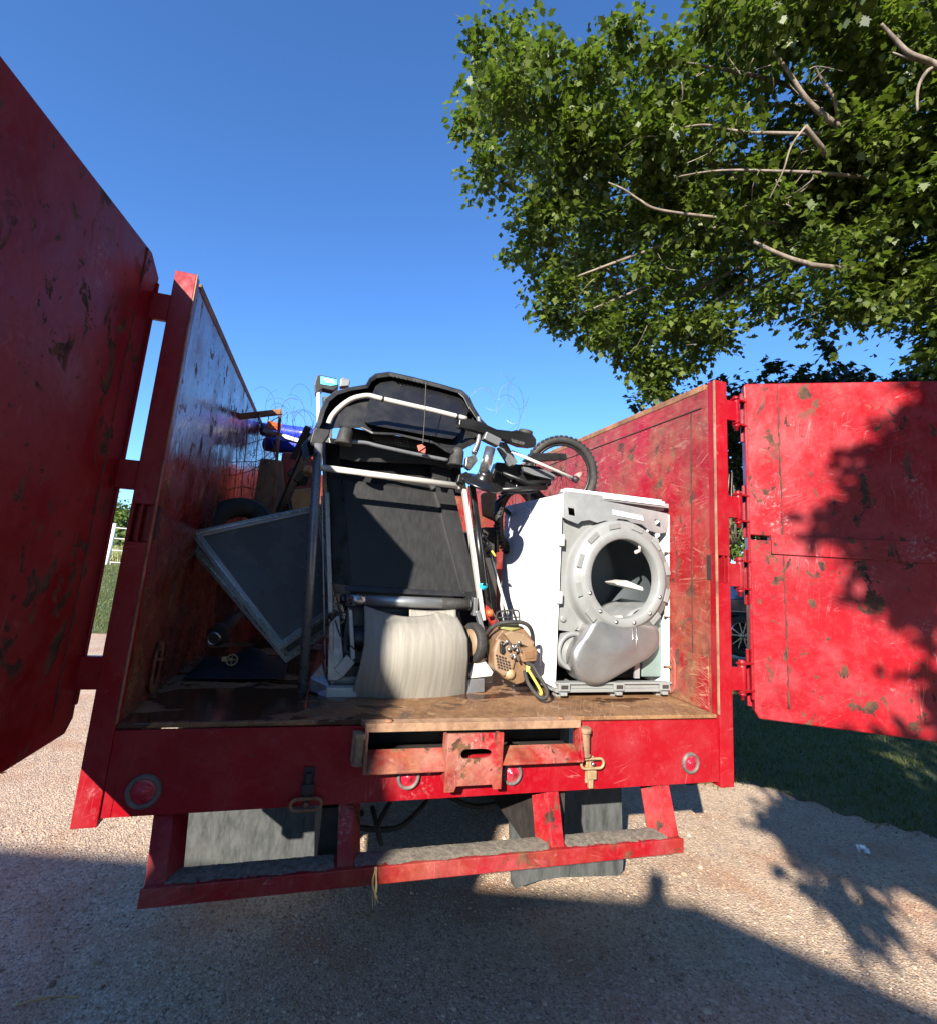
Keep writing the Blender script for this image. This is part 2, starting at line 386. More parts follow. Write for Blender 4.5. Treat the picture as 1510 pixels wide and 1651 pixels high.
def sheet(name, xs, ys, dz, mat, keep=None):
    mb = MB(); idx = {}
    for j in range(len(ys)-1):
        for i in range(len(xs)-1):
            if keep and not keep((xs[i]+xs[i+1])/2, (ys[j]+ys[j+1])/2): continue
            q = []
            for a, b in ((i, j), (i+1, j), (i+1, j+1), (i, j+1)):
                if (a, b) not in idx:
                    idx[(a, b)] = len(mb.v); mb.v.append(Vector((xs[a], ys[b], gh(xs[a], ys[b])+dz)))
                q.append(idx[(a, b)])
            mb.f.append(tuple(q)); mb.sm.append(True)
    o = mb.build(name, mat, recalc=False); return struct(o)
def axis(lo, hi, step, far):
    a = list(np.arange(lo, hi+1e-6, step)); b = a[-1]; c = a[0]; s = step
    while b < far: s *= 1.35; b += s; a.append(b)
    s = step
    while c > -far: s *= 1.35; c -= s; a.insert(0, c)
    return a
sheet('ground', axis(-14, 14, .5, 900), axis(-4, 34, .5, 900), 0, ground_mat())
def grass_mat():
    t = NT('lawn_grass'); n = t.noise(1.2, 6, .6); f = t.noise(45, 5, .75); st = t.noise(7, 5, .7)
    c = t.mix(t.ramp(n, .35, .65), (.055,.075,.018), (.10,.12,.03)); c = t.mix(t.ramp(f, .42, .66, 0, .8), c, (.12,.15,.045))
    c = t.mix(t.ramp(st, .55, .72, 0, .5), c, (.12,.115,.05))
    y = t.sep()[1]; c = t.mix(t.ramp(t.math('ADD', y, t.math('MULTIPLY', n, 2)), 18.5, 20.5, 0, .85), c, (.34,.33,.15))
    return t.out(c, .9, 0, t.bump(f, .9, .04))
GM = grass_mat()
def lawn_l(x, y): return x < -3.1+.25*math.sin(y*1.3)-(max(0, 7.6-y))*1.2 and y > 7.9+.12*math.sin(x*2.7)
def edge_r(x): return 1.62-.85*max(0, x-2.75)-.6*max(0, x-3.1)+.06*math.sin(x*9)
def lawn_r(x, y):
    return x > 2.3+.05*math.sin(y*7) and edge_r(x) < y < 6.9+.15*math.sin(x*1.9) and y > -2.6
sheet('lawn', axis(-24, -3, .25, 400), list(np.arange(7, 22, .25))+[24, 28, 34, 45, 60, 90, 150, 300, 700], .006, GM, lawn_l)
sheet('lawn', list(np.arange(2, 12, .12))+[13, 15, 18, 24, 34, 50, 90], list(np.arange(-2.6, 7.4, .12)), .006, GM, lawn_r)

def blades(name, n, area, ok, h, label, mat):
    xs = rng.uniform(area[0], area[1], n*2); ys = rng.uniform(area[2], area[3], n*2); vs = []; fs = []; k = 0
    for x, y in zip(xs, ys):
        if not ok(x, y): continue
        z = gh(x, y); a = random.random()*6.28; L = h*random.uniform(.5, 1.3); w = .004+.15*L*.2
        dx, dy = math.cos(a)*w, math.sin(a)*w; lx, ly = random.gauss(0, .4)*L, random.gauss(0, .4)*L
        vs += [(x-dx, y-dy, z), (x+dx, y+dy, z), (x+lx, y+ly, z+L)]; fs.append((k, k+1, k+2)); k += 3
    me = bpy.data.meshes.new(name); me.from_pydata(vs, [], fs); me.materials.append(mat)
    at = me.attributes.new('lv', 'FLOAT', 'FACE'); at.data.foreach_set('value', rng.random(len(fs))*.92)
    o = bpy.data.objects.new(name, me); COL.objects.link(o)
    return tag(o, label, 'grass', kind='stuff')
M['blade'] = leafmat('grass_blade', (.05,.068,.014), (.13,.15,.04), .25)
blades('grass', 28000, (2.1, 9.5, -1.5, 6.9), lambda x, y: lawn_r(x+random.gauss(0,.05), y+random.gauss(0,.07)), .05, 'short shaded lawn grass behind the open right door', M['blade'])
blades('grass', 22000, (-8.5, -2.6, 7.9, 18), lawn_l, .06, 'sunny green lawn grass between driveway and pipe fence', M['blade'])
M['drygrass'] = leafmat('dry_field_grass', (.26,.26,.09), (.46,.44,.2), .3)
blades('grass', 14000, (-16, -5, 18.4, 34), lambda x, y: True, .55, 'tall pale dry grass of the field beyond the fence', M['drygrass'])

# loose stones lying on the driveway: one mass of small pebbles
def pebbles():
    vs = []; fs = []; vals = []; cnt = 0
    base = [(-.5,-.5,0), (.6,-.4,0), (.5,.5,0), (-.4,.6,0), (-.25,-.3,.55), (.3,-.2,.6), (.25,.3,.5), (-.2,.3,.6)]
    bf = [(4,5,6,7), (0,1,5,4), (1,2,6,5), (2,3,7,6), (3,0,4,7)]
    while cnt < 22000:
        u = random.uniform(-40, 1530); v = random.uniform(1020, 1700)
        p = Pz(u, v, GZ)
        if p.y > 7 or lawn_r(p.x, p.y) or abs(p.x) > 6: continue
        s = random.choice([.004,.005,.005,.006,.006,.007,.009,.012])*random.uniform(.8, 1.3)*.8*(2.2 if random.random() < .02 else 1); a = random.random()*6.28
        ca, sa = math.cos(a)*s, math.sin(a)*s; k = len(vs); hz = s*random.uniform(.5, .9)
        for x, y, z in base:
            x += random.uniform(-.15, .15); y += random.uniform(-.15, .15)
            vs.append((p.x+x*ca-y*sa, p.y+x*sa+y*ca, gh(p.x, p.y)-.001+z*hz))
        fs += [tuple(i+k for i in f) for f in bf]; vals += [random.random()]*5; cnt += 1
    me = bpy.data.meshes.new('pebbles'); me.from_pydata(vs, [], fs)
    t = NT('loose_stone'); at = t.n('ShaderNodeAttribute', attribute_name='lv').outputs['Fac']
    r = t.n('ShaderNodeValToRGB'); t.link(at, r.inputs[0]); e = r.color_ramp.elements
    e[0].color = (.13,.085,.055,1); e[1].color = (.50,.39,.28,1)
    for pos, c in ((.3, (.31,.21,.135,1)), (.55, (.41,.285,.19,1)), (.8, (.48,.35,.25,1))):
        q = e.new(pos); q.color = c
    me.materials.append(t.out(r.outputs[0], .8)); a2 = me.attributes.new('lv', 'FLOAT', 'FACE'); a2.data.foreach_set('value', vals)
    o = bpy.data.objects.new('pebbles', me); COL.objects.link(o)
    tag(o, 'loose pinkish stones scattered over the gravel driveway', 'gravel', kind='stuff')
pebbles()

# ---------------------------------------------------------------- the truck
WO, WI, ZT, ZB, D = 1.25, 1.177, 1.5845, -.295, 4.6
truck = thing('dump_truck', 'red dump truck body with both rear barn doors swung wide open', 'dump truck', (0, 0, GZ))
# floor
b = MB(); b.box((-WI, .004, -.012), (WI, D, 0)); b.box((-WI, -.012, -.014), (WI, .004, .002))
b.build('bed_floor', M['floor'], truck, bevel=.003)
fl = MB(); fl.prism([P(585,1160,-.014), P(600,1158,.0), (.43,.0,.004), (.475,-.05,.004), (-.385,-.05,.004)], (0, 0, -.016))
fl = MB(); fl.prism([(-.40,-.013,.004), (.44,-.013,.004), (.47,-.055,.0), (-.385,-.055,.0)], (0, 0, -.018)); fl.box((-.385,-.056,-.028), (.47,-.050,.001))
lip = fl.build('floor_lip', M['tan_rust'], truck, bevel=.002)
for x, y in ((.39, -.035), (-.3, -.035)): b = MB(); b.lathe([(.001, .006), (.012, .006), (.014, 0)], (x, y, .003), (0, 0, 1), 12); b.build('rivet', M['rust'], lip)
# side walls: sheet, top rail, ledge near the top, welded plate seams
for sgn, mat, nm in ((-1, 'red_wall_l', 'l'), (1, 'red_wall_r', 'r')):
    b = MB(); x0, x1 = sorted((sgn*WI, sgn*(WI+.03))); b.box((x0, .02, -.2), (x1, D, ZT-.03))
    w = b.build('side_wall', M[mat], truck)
    b = MB(); x0, x1 = sorted((sgn*(WI-.004), sgn*WO)); b.box((x0, .04, ZT-.035), (x1, D, ZT)); b.build('top_rail', M['rust'], w, bevel=.004)
    b = MB(); x0, x1 = sorted((sgn*(WI-.005), sgn*WI)); b.box((x0, .06, ZT-.125), (x1, D, ZT-.120)); b.box((x0+.001, .135, .0), (x1, .139, ZT-.13))
    (b.build('weld_seam', M['seam'], w) if sgn > 0 else None)
    b = MB()                                         # outside stiffening ribs
    for k in range(6):
        y = .5+k*.8; x0, x1 = sorted((sgn*(WI+.03), sgn*WO)); b.box((x0, y, -.2), (x1, y+.1, ZT-.036))
    b.build('wall_rib', M['red'], w)
    # worn kick plate and tie-down pocket at the rear lower corner
    b = MB(); x0, x1 = sorted((sgn*(WI-.006), sgn*WI)); b.box((x0, .03, .002), (x1, .42, .24))
    if sgn > 0: b.build('kick_plate', M['kick'], w, bevel=.002)
    xs = sgn*(WI-.007); pk = []
    for a in np.linspace(0, math.pi, 9): pk.append(Vector((xs, .30+.05*math.cos(a), .14+.05*math.sin(a)+.02)))
    for a in np.linspace(math.pi, 2*math.pi, 9): pk.append(Vector((xs, .30+.05*math.cos(a), .075+.05*math.sin(a)-.01)))
    b = MB(); b.prism(pk, (-sgn*.008, 0, 0), [[Vector((xs, .30+.033*(q.y-.30)/.05, .1+(q.z-.1)*.66)) for q in pk]]); b.build('tie_down_ring', M['dust_red'], w, bevel=.002)
    b = MB(); b.tube([(xs-sgn*.012, .275, .145), (xs-sgn*.012, .325, .135)], .007); b.build('tie_down_bar', M['rust'], w)
b = MB(); b.box((-WI, D, -.2), (WI, D+.04, ZT-.02)); b.build('front_wall', M['red_wall_l'], truck)
# rear posts
SL0, SL1 = .585, .712
for sgn in (-1, 1):
    b = MB(); x0, x1 = sorted((sgn*WI, sgn*WO))
    b.box((x0, -.03, ZB), (x1, .02, SL0)); b.box((x0, -.03, SL1), (x1, .02, ZT))
    b.box((x0, .004, SL0), (x1, .02, SL1))
    xa, xb = sorted((sgn*WI, sgn*(WI+.010))); b.box((xa, -.03, SL0), (xb, .004, SL1))
    xa, xb = sorted((sgn*(WO-.012), sgn*WO)); b.box((xa, -.03, SL0), (xb, .004, SL1))
    xa, xb = sorted((sgn*(WO-.006), sgn*(WO))); b.box((xa, .02, ZB+.03), (xb, .16, ZT-.02))
    po = b.build('rear_post', M['red_post'], truck, bevel=.004)
    b = MB(); xa, xb = sorted((sgn*(WI-.004), sgn*(WI))); b.box((xa, -.032, .006), (xb, -.021, ZT-.002)); b.build('post_edge_strip', M['tan_rust'], po)
    b = MB(); xa, xb = sorted((sgn*(WI+.034), sgn*(WI+.040))); b.box((xa, -.033, SL0), (xb, .003, SL1)); b.build('slot_bar', M['red_post'], po)
    # dark plate painted as the shaded slot on the wall side
    b = MB(); xa, xb = sorted((sgn*(WI-.003), sgn*(WI+.001))); b.box((xa, .01, SL0+.01), (xb, .035, SL1)); b.build('wall_slot_shade', M['void'], po)
# sill plate with the latch opening
def rect(x0, z0, x1, z1, y): return [Vector((x0, y, z0)), Vector((x1, y, z0)), Vector((x1, y, z1)), Vector((x0, y, z1))]
b = MB(); b.prism(rect(-WI+.001, -.272, WI-.001, -.016, -.022), (0, .012, 0), [rect(-.372, -.128, .462, -.030, -.022)])
b.box((-WI, -.012, -.270), (WI, .08, -.262)); b.box((-WI+.0, -.0235, -.272), (-WI+.03, -.022, -.016)); b.box((WI-.04, -.0235, -.272), (WI-.03, -.022, -.018))
sill = b.build('rear_sill', M['red_sill'], truck, bevel=.002)
b = MB(); b.box((-.40, .16, -.2), (.49, .17, -.014)); b.box((-.40, 0, -.145), (.49, .16, -.14)); b.build('latch_recess', M['void'], sill)
# latch housing: two shelf flaps, end tubes, centre plate
for x0, x1, zl in ((-.372, -.085, -.150), (.12, .462, -.138)):
    b = MB(); sg = -1 if x0 < 0 else 1
    top = -.098
    b.add([(x0+.05*(sg < 0)*0, -.015, top), (x1, -.015, top), (x1, -.085, zl), (x0, -.085, zl), (x0, -.015, top-.006), (x1, -.015, top-.006), (x1, -.085, zl-.008), (x0, -.085, zl-.008)],
          [(0,1,2,3), (7,6,5,4), (0,3,7,4), (1,5,6,2), (3,2,6,7), (0,4,5,1)])
    xe = x0 if sg < 0 else x1
    xa, xb = sorted((xe, xe+sg*.012)); b.prism([Vector((xa, -.016, -.02)), Vector((xa, -.016, zl+.02)), Vector((xa, -.085, zl-.008)), Vector((xa, -.085, zl+.012)), Vector((xa, -.055, -.02))], (xb-xa, 0, 0))
    b.build('latch_shelf', M['dust_red'], sill, bevel=.003)
for x in (-.40, .495):
    b = MB()
    b.lathe([(.001, 0), (.024, 0), (.024, .008), (.019, .010), (.019, .085), (.024, .088), (.024, .105), (.001, .105)], (x, -.05, -.135), (0, 0, 1), 20)
    b.box((x-.026, -.046, -.128), (x+.026, -.022, -.03))
    b.build('pin_tube', M['tan_rust'], sill, bevel=.002)
sl = [Vector((.035+.038*math.cos(a)*1.0, -.092, -.098+.017*math.sin(a))) for a in np.linspace(-math.pi/2, math.pi/2, 7)] + [Vector((-.018+.018*math.cos(a), -.092, -.098+.017*math.sin(a))) for a in np.linspace(math.pi/2, 3*math.pi/2, 7)]
sl = [Vector((p.x + (.012 if p.x > 0 else 0), p.y, p.z)) for p in sl]
b = MB(); b.prism([Vector(p) for p in ((-.088,-.092,-.028), (.128,-.092,-.028), (.128,-.092,-.2), (.128,-.092,-.222), (.098,-.092,-.222), (.092,-.092,-.205), (-.045,-.092,-.205), (-.052,-.092,-.224), (-.088,-.092,-.224))], (0, .012, 0), [sl])
b.box((-.088, -.080, -.04), (-.078, -.022, -.2)); b.box((.118, -.080, -.04), (.128, -.022, -.2))
cp = b.build('latch_plate', M['dust_red'], sill, bevel=.003)
b = MB(); b.lathe([(.001, .012), (.006, .012), (.010, .006), (.011, 0)], (-.135, -.023, -.178), (0, -1, 0), 14); b.build('bolt', M['tan_rust'], sill)
# marker lights
for x, z, r in ((-1.066, -.199, .052), (-.209, -.193, .043), (.195, -.197, .043), (1.023, -.190, .043)):
    b = MB(); b.lathe([(r*.70, .004), (r*.72, .010), (r*.80, .013), (r*.95, .011), (r, .004), (r, 0)], (x, -.0225, z), (0, -1, 0), 32)
    ml = b.build('marker_light', M['bezel'], truck)
    b = MB(); b.lathe([(.0005, .013), (r*.22, .012), (r*.25, .009), (r*.42, .010), (r*.46, .007), (r*.62, .006), (r*.72, .004)], (x, -.0225, z), (0, -1, 0), 32)
    b.build('lens', M['lens'], ml)
# T-handle latches
for x, z, mt, up in ((-.56, -.20, 'void', False), (.531, -.20, 'brass', True)):
    b = MB(); b.box((x-.018, -.030, z-.045), (x+.018, -.0225, z+.055)); b.box((x-.010, -.046, z-.06), (x+.010, -.030, z+.04))
    b.box((x-.020, -.052, z-.025), (x+.020, -.036, z+.008))
    la = b.build('door_latch', M[mt], truck, bevel=.003)
    zc = z+.035 if up else z-.055
    ring = [Vector((x+sx*.018+.018*math.cos(a)*1.0 if True else 0, -.050, zc+.018*math.sin(a))) for sx, r0, r1 in ((1, -math.pi/2, math.pi/2), (-1, math.pi/2, 3*math.pi/2)) for a in np.linspace(r0, r1, 9)]
    ring = [Vector((p.x+(.018 if p.x > x else -.018)*.8, p.y, p.z)) for p in ring]
    b = MB(); b.tube(ring, .0055, 10, closed=True); b.build('pull_ring', M['brass'] if up else M['rust'], la)
    b = MB(); b.lathe([(.001, .010), (.006, .009), (.008, .004), (.008, 0)], (x, -.05, zc), (0, -1, 0), 12); b.build('rivet', M['chrome'] if up else M['rust'], la)
# bumper frame
yb = -.15
B0 = P(220, 1468, yb); B1 = P(1102, 1378, yb)
xl, xr, zbb = B0.x, B1.x, -.465
b = MB(); b.box((xl, yb, zbb), (xr, yb+.008, zbb+.052)); b.box((xl, yb+.008, zbb), (xr, yb+.12, zbb+.008)); b.box((xl+.004, yb+.008, zbb+.044), (xr-.004, yb+.10, zbb+.050))
bar = b.build('rear_bumper', M['red_bar'], truck, bevel=.003)
t = NT('mud_and_grit'); n = t.noise(55, 8, .8); M['grit'] = t.out(t.mix(t.ramp(n, .35, .65), (.07,.06,.047), (.25,.215,.165)), .95, 0, t.bump(n, .8, .003))
def crust(x0, x1):
    b = MB()
    nn = 70
    fr = [yb+.012+.004*math.sin(k*.37)+random.uniform(0, .006)+(.016 if random.random() < .05 else 0) for k in range(nn+1)]
    bk = [yb+.100-random.uniform(0, .004) for k in range(nn+1)]
    vs = []
    for k in range(nn+1):
        x = x0+(x1-x0)*k/nn
        for q in range(7):
            f = q/6; y = fr[k]*(1-f)+bk[k]*f
            vs.append((x, y, zbb+.0505+(.0022+random.uniform(-.0008, .0012))*min(1, 4*f, 6*(1-f)+.2)))
    b.add(vs, [(k*7+q, k*7+q+1, (k+1)*7+q+1, (k+1)*7+q) for k in range(nn) for q in range(6)], True); b.build('mud_crust', M['grit'], bar)
ups = [(P(258,1315,-.02).x+.005, xl+.035, 'o'), (P(558,1300,-.02).x, P(556,1420,yb).x, 'm'), (P(893,1272,-.02).x, P(903,1385,yb).x, 'm'), (P(1072,1265,-.02).x, xr-.035, 'o')]
for i, (xt, xbm, k) in enumerate(ups):
    b = MB(); w = .058 if k == 'o' else .052
    T = Vector((xt, .0, -.262)); Bm = Vector((xbm, yb+.02, zbb+.045))
    sg = 1 if i > 1 else -1
    # angle iron: one web facing back, one flange running forward
    b.add([T+Vector((-w/2,0,0)), T+Vector((w/2,0,0)), Bm+Vector((w/2,0,0)), Bm+Vector((-w/2,0,0)), T+Vector((-w/2,.008,0)), T+Vector((w/2,.008,0)), Bm+Vector((w/2,.008,0)), Bm+Vector((-w/2,.008,0))],
          [(0,1,2,3), (7,6,5,4), (0,4,5,1), (1,5,6,2), (2,6,7,3), (3,7,4,0)])
    e = -w/2*sg; f = e+.008*sg
    b.add([T+Vector((e,.008,0)), T+Vector((f,.008,0)), Bm+Vector((f,.008,0)), Bm+Vector((e,.008,0)), T+Vector((e-.03*sg,.09,0)), T+Vector((f-.03*sg,.09,0)), Bm+Vector((f-.03*sg,.085,0)), Bm+Vector((e-.03*sg,.085,0))],
          [(0,1,2,3), (7,6,5,4), (0,4,5,1), (1,5,6,2), (2,6,7,3), (3,7,4,0)])
    b.build('bumper_upright', M['red_bar'], truck, bevel=.002)
for x0, x1 in ((xl+.06, ups[1][1]-.035), (ups[1][1]+.03, ups[2][1]-.03), (ups[2][1]+.035, xr-.06)): crust(x0, x1)
# mud flaps (hang behind the axle), chassis, axle and wheels
def flap(pts, y, lab):
    b = MB(); b.prism([P(u, v, y) for u, v in pts], (0, .012, 0)); b.build('mud_flap', M['flap'], truck, lab)
flap([(272,1275), (512,1265), (512,1466), (245,1483), (262,1395)], .85, 'wide grey mud flap on the left side')
flap([(818,1250), (1000,1235), (1004,1392), (1003,1405), (997,1412), (905,1415), (868,1420), (830,1433), (824,1425)], .50, 'narrow grey mud flap with curved lower edge')
b = MB()
for x in (-.45, .40): b.box((x-.05, .02, -.55), (x+.05, 7, -.3))
for y in (.1, 1.0, 2.2, 3.4, 4.4): b.box((-1.1, y, -.30), (1.1, y+.08, -.2))
b.box((-.5, .9, -.5), (.5, 1.0, -.38)); b.box((-1.15,.75,-.30), (-.45,.85,-.26))
b.build('chassis_rail', M['void'], truck)
b = MB(); b.tube([(-1.0, 1.75, -.50), (1.0, 1.75, -.50)], .07); b.lathe([(.01, -.16), (.12, -.13), (.19, -.05), (.19, .05), (.12, .13), (.01, .16)], (0, 1.75, -.5), (0, 1, 0), 20)
b.build('rear_axle', M['void'], truck)
b = MB(); b.tube(smooth_path([P(585,1310,.5), P(560,1330,.55), P(640,1335,.6), P(690,1290,.7)]), .012); b.tube(smooth_path([P(640,1275,.3), P(610,1330,.35), P(615,1360,.4), P(600,1300,.5)]), .01); b.tube(smooth_path([P(690,1262,.4), P(760,1300,.5), P(820,1290,.6)]), .012)
b.build('brake_hose', M['void'], truck)
def wheel(x, y):
    b = MB(); b.lathe([(.26,-.11), (.40,-.125), (.47,-.11), (.49,-.06), (.49,.06), (.47,.11), (.40,.125), (.26,.11)], (x, y, GZ+.49), (1, 0, 0), 40)
    w = b.build('wheel', M['rubber'], truck); b = MB(); b.lathe([(.02,.02), (.12,.03), (.2,-.02), (.255,.09), (.27,.11)], (x, y, GZ+.49), (1, 0, 0), 32); b.build('rim', M['white_metal'], w)
for x in (-1.03, -.74, .74, 1.03): wheel(x, 1.75)
for x in (-1.0, 1.0): wheel(x, 6.2)
# cab, unseen from the back but standing there
b = MB(); b.prism([Vector((-1.1, 5.0, -.45)), Vector((-1.1, 5.0, 1.35)), Vector((-1.1, 6.3, 1.4)), Vector((-1.1, 6.9, .75)), Vector((-1.1, 7.9, .5)), Vector((-1.1, 7.95, -.45))], (2.2, 0, 0)); b.build('cab', M['red'], truck, bevel=.06)

# doors ---------------------------------------------------------
def door(hx, direc, slope, sgn, mat, lit):
    """leaf from the hinge edge: s runs outwards along direc, z up, thickness away from the cargo side"""
    d = Vector((direc[0], direc[1], 0)).normalized(); nrm = Vector((-d.y, d.x, 0))*(-sgn)   # towards the inner face
    Wd = 1.22; z0, z1 = -.02, 1.61; H = Vector((hx, 0, 0))
    def Q(s, z, n=0.0): return H + d*s + Vector((0, 0, z+slope*s)) + nrm*n
    def slab(b, s0, s1, za, zb_, n0, n1):
        b.add([Q(s0,za,n0), Q(s1,za,n0), Q(s1,zb_,n0), Q(s0,zb_,n0), Q(s0,za,n1), Q(s1,za,n1), Q(s1,zb_,n1), Q(s0,zb_,n1)],
              [(0,1,2,3), (7,6,5,4), (0,4,5,1), (1,5,6,2), (2,6,7,3), (3,7,4,0)])
    b = MB(); zm = .815
    # corner-cut hinge edge
    outline = [(0, z0+.035), (.03, z0), (Wd, z0), (Wd, z1), (.085, z1), (0, z1-.06)]
    if lit:
        outline = [(.012, z0+.03), (.03, z0), (Wd, z0), (Wd, z1), (.012, z1), (0, z1-.012), (.004, zm+.012), (.10, zm+.010), (.10, zm-.010), (.008, zm-.010)]
    b.prism([Q(s, z, 0) for s, z in outline], nrm*-.05)
    o = b.build('rear_door', M[mat], truck, 'sunlit scratched red rear door leaf' if lit else 'red rear door leaf with its shade painted into the colour', bevel=.006)
    b = MB()                                                    # frame members on the outside and hinge-side channel
    slab(b, .0, .012, z0+.08, z1-.08, -.052, .006)
    for z in (z0+.05, .45, 1.1, z1-.1): slab(b, .03, Wd-.02, z, z+.06, -.09, -.051)
    b.build('door_frame', M['red_post'], o, bevel=.003)
    b = MB()
    # uneven caulked seams
    s = .155 if lit else .12
    zz = z0+.06; k = 0
    pts = []
    while zz < z1-.005:
        pts.append(Q(s+random.uniform(-.0025, .0025), zz, .0005)); zz += .022
    rr = [random.choice((.0012, .002, .003, .0045, .005)) for _ in pts]
    b.tube(pts, rr, 6)
    b.build('weld_seam', M['seam'], o)
    if lit:
        b = MB(); slab(b, .102, Wd-.01, zm-.075, zm+.018, .0015, .011); b.build('seam_strip', M[mat], o, bevel=.002)
    # hinge lugs
    for z in (((1.365, 1.508), (.875, 1.018), (.548, .695), (.084, .222)) if lit else ((1.36, 1.50), (.735, .875), (.085, .225))):
        zc = (z[0]+z[1])/2
        hx0 = sgn*WO; hp = Vector((sgn*1.322, -.012, 0)) if lit else Vector((sgn*1.335, .012, 0))
        b = MB(); xa, xb = sorted((hx0, hp.x)); hh = (z[1]-z[0])
        b.box((xa, -.026, z[0]+hh*.17), (xb, -.006, z[1]-hh*.10)); b.tube([(hp.x, hp.y, z[0]+hh*.14), (hp.x, hp.y, z[1]-hh*.04)], .017, 16)
        hg = b.build('hinge', M['red_post'], truck, bevel=.002)
        b = MB()
        for q in (z[0]+hh*.08, z[1]-.004):
            b = MB()
            e = Q(.02, 0, -.02); vsx = [Vector((hp.x-.02*sgn, hp.y-.016, q)), Vector((e.x, e.y-.012, q)), Vector((e.x, e.y+.02, q)), Vector((hp.x-.02*sgn, hp.y+.016, q))]
            b.prism(vsx, (0, 0, .009)); b.build('hinge_lug', M['red_post'], hg, bevel=.001)
        b = MB()
        b.lathe([(.001, .03), (.010, .03), (.010, .012), (.016, .010), (.016, 0), (.001, 0)], (hp.x, hp.y, z[0]+hh*.07), (0, 0, -1), 10); b.build('hinge_nut', M['red_post'], hg); b = MB()
        b.lathe([(.001, .014), (.014, .013), (.017, .004), (.017, 0)], (hp.x, hp.y, z[1]+.004), (0, 0, 1), 12)
        b.build('hinge_pin', M['red_post'], hg, bevel=.001)
        if not lit:
            b = MB(); slab(b, -.012, .03, z[0]-.03, z[1]+.03, -.05, -.02); b.build('hinge_pad', M['red_door_l'], o, bevel=.003)
        else:
            b = MB(); slab(b, -.010, .01, z[0]-.06, z[1]+.06, -.045, -.03); b.build('hinge_pad', M['red_post'], o, bevel=.003)
    return o
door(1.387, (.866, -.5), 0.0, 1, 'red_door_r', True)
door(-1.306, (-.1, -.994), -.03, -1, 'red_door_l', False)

M['duct'] = simple('spun_aluminium', (.36,.36,.36), .34, .8, .15, 6, .12, ((.3,.28,.25), .35))
# ---------------------------------------------------------------- treadmill, folded upright
tm = thing('treadmill', 'grey folded treadmill standing upright with loose beige belt hanging down', 'treadmill', (-.15, .45, 0))
y0 = .38
b = MB(); b.tube([P(488,1117,y0), P(514,716,y0)], .0205, 24); up1 = b.build('upright', M['grey_metal'], tm)
b = MB(); b.prism([P(499,718,y0-.01), P(506,693,y0-.01), P(510,690,y0-.01), P(533,693,y0-.01), P(531,700,y0-.01), P(516,722,y0-.01)], (0, .05, 0)); b.build('upright_bracket', M['blk'], up1, bevel=.003)
b = MB(); b.bar(P(527,795,.44), P(537,1120,.40), .022, .05, (0,1,0)); b.bar(P(519,800,.42), P(525,1095,.42), .008, .03, (0,1,0)); b.build('inner_upright', M['grey_metal'], tm, bevel=.003)
b = MB(); b.bar(P(746,778,.40), P(778,1000,.42), .040, .02, (1,0,0)); b.build('upright', M['white_metal'], tm, 'sunlit off-white flat upright', bevel=.004)
b = MB(); b.bar(P(760,782,.46), P(800,1078,.44), .030, .03, (1,0,0)); b.build('upright', M['blk_gloss'], tm, 'black rear upright', bevel=.004)
b = MB(); b.tube([P(519,754,.39), P(744,784,.40)], .0155, 20); cb = b.build('crossbar', M['white_metal'], tm)
b = MB(); b.lathe([(.001,.006),(.020,.006),(.020,-.004)], P(740,783,.40), (-1,0,0), 18); b.build('end_collar', M['white_metal'], cb)
# deck: worn board framed by two rails, leaning back
dl = [P(541,770,.62), P(716,795,.62), P(750,960,.47), P(558,948,.47)]
b = MB(); b.prism(dl, (0, .02, 0)); b.build('deck_board', M['deck'], tm, bevel=.003)
b = MB(); b.prism([P(524,712,.62), P(547,716,.62), P(566,945,.455), P(537,942,.455)], (0, .05, 0)); b.build('side_rail', M['blk_gloss'], tm, bevel=.004)
b = MB(); b.prism([P(694,750,.62), P(722,752,.62), P(772,958,.455), P(747,957,.455)], (0, .05, 0)); b.build('side_rail', M['deck'], tm, 'scuffed right side rail', bevel=.004)
b = MB(); b.prism([P(530,706,.70), P(742,724,.70), P(746,800,.63), P(545,780,.63)], (0, .02, 0)); b.build('deck_tail', M['blk_gloss'], tm, bevel=.003)
b = MB(); b.prism([P(556,944,.452), P(750,955,.452), P(750,962,.44), P(556,953,.44)], (0, .04, 0)); b.build('deck_edge', M['blk'], tm)
b = MB(); b.prism([P(536,940,.45), P(565,944,.45), P(566,957,.45), P(540,962,.45)], (0, .05, 0)); b.build('rail_cap', M['blk'], tm, bevel=.003)
b = MB(); b.prism([P(746,955,.45), P(770,953,.45), P(771,966,.45), P(748,966,.45)], (0, .05, 0)); b.build('rail_cap', M['blk'], tm, bevel=.003)
# roller
b = MB(); b.tube([P(558,967,.42), P(757,975,.42)], .0265, 28); ro = b.build('roller', M['alu_dark'], tm)
b = MB(); b.tube([P(562,967,.42), P(588,968.2,.42)], .0275, 28); b.build('tape_band', M['chrome'], ro)
b = MB(); b.tube([P(712,973,.42), P(754,975,.42)], .0275, 28); b.build('tape_band', M['rubber'], ro)
b = MB(); b.tube([P(548,966,.42), P(559,967,.42)], .020, 16); b.bar(P(541,958,.42), P(552,959,.42), .012, .01); b.bar(P(541,974,.42), P(552,974,.42), .012, .01); b.build('axle_end', M['blk'], ro)
b = MB(); b.cbox(P(764,978,.42), (.022, .05, .085)); b.build('axle_mount', M['alu_dark'], ro, bevel=.003)
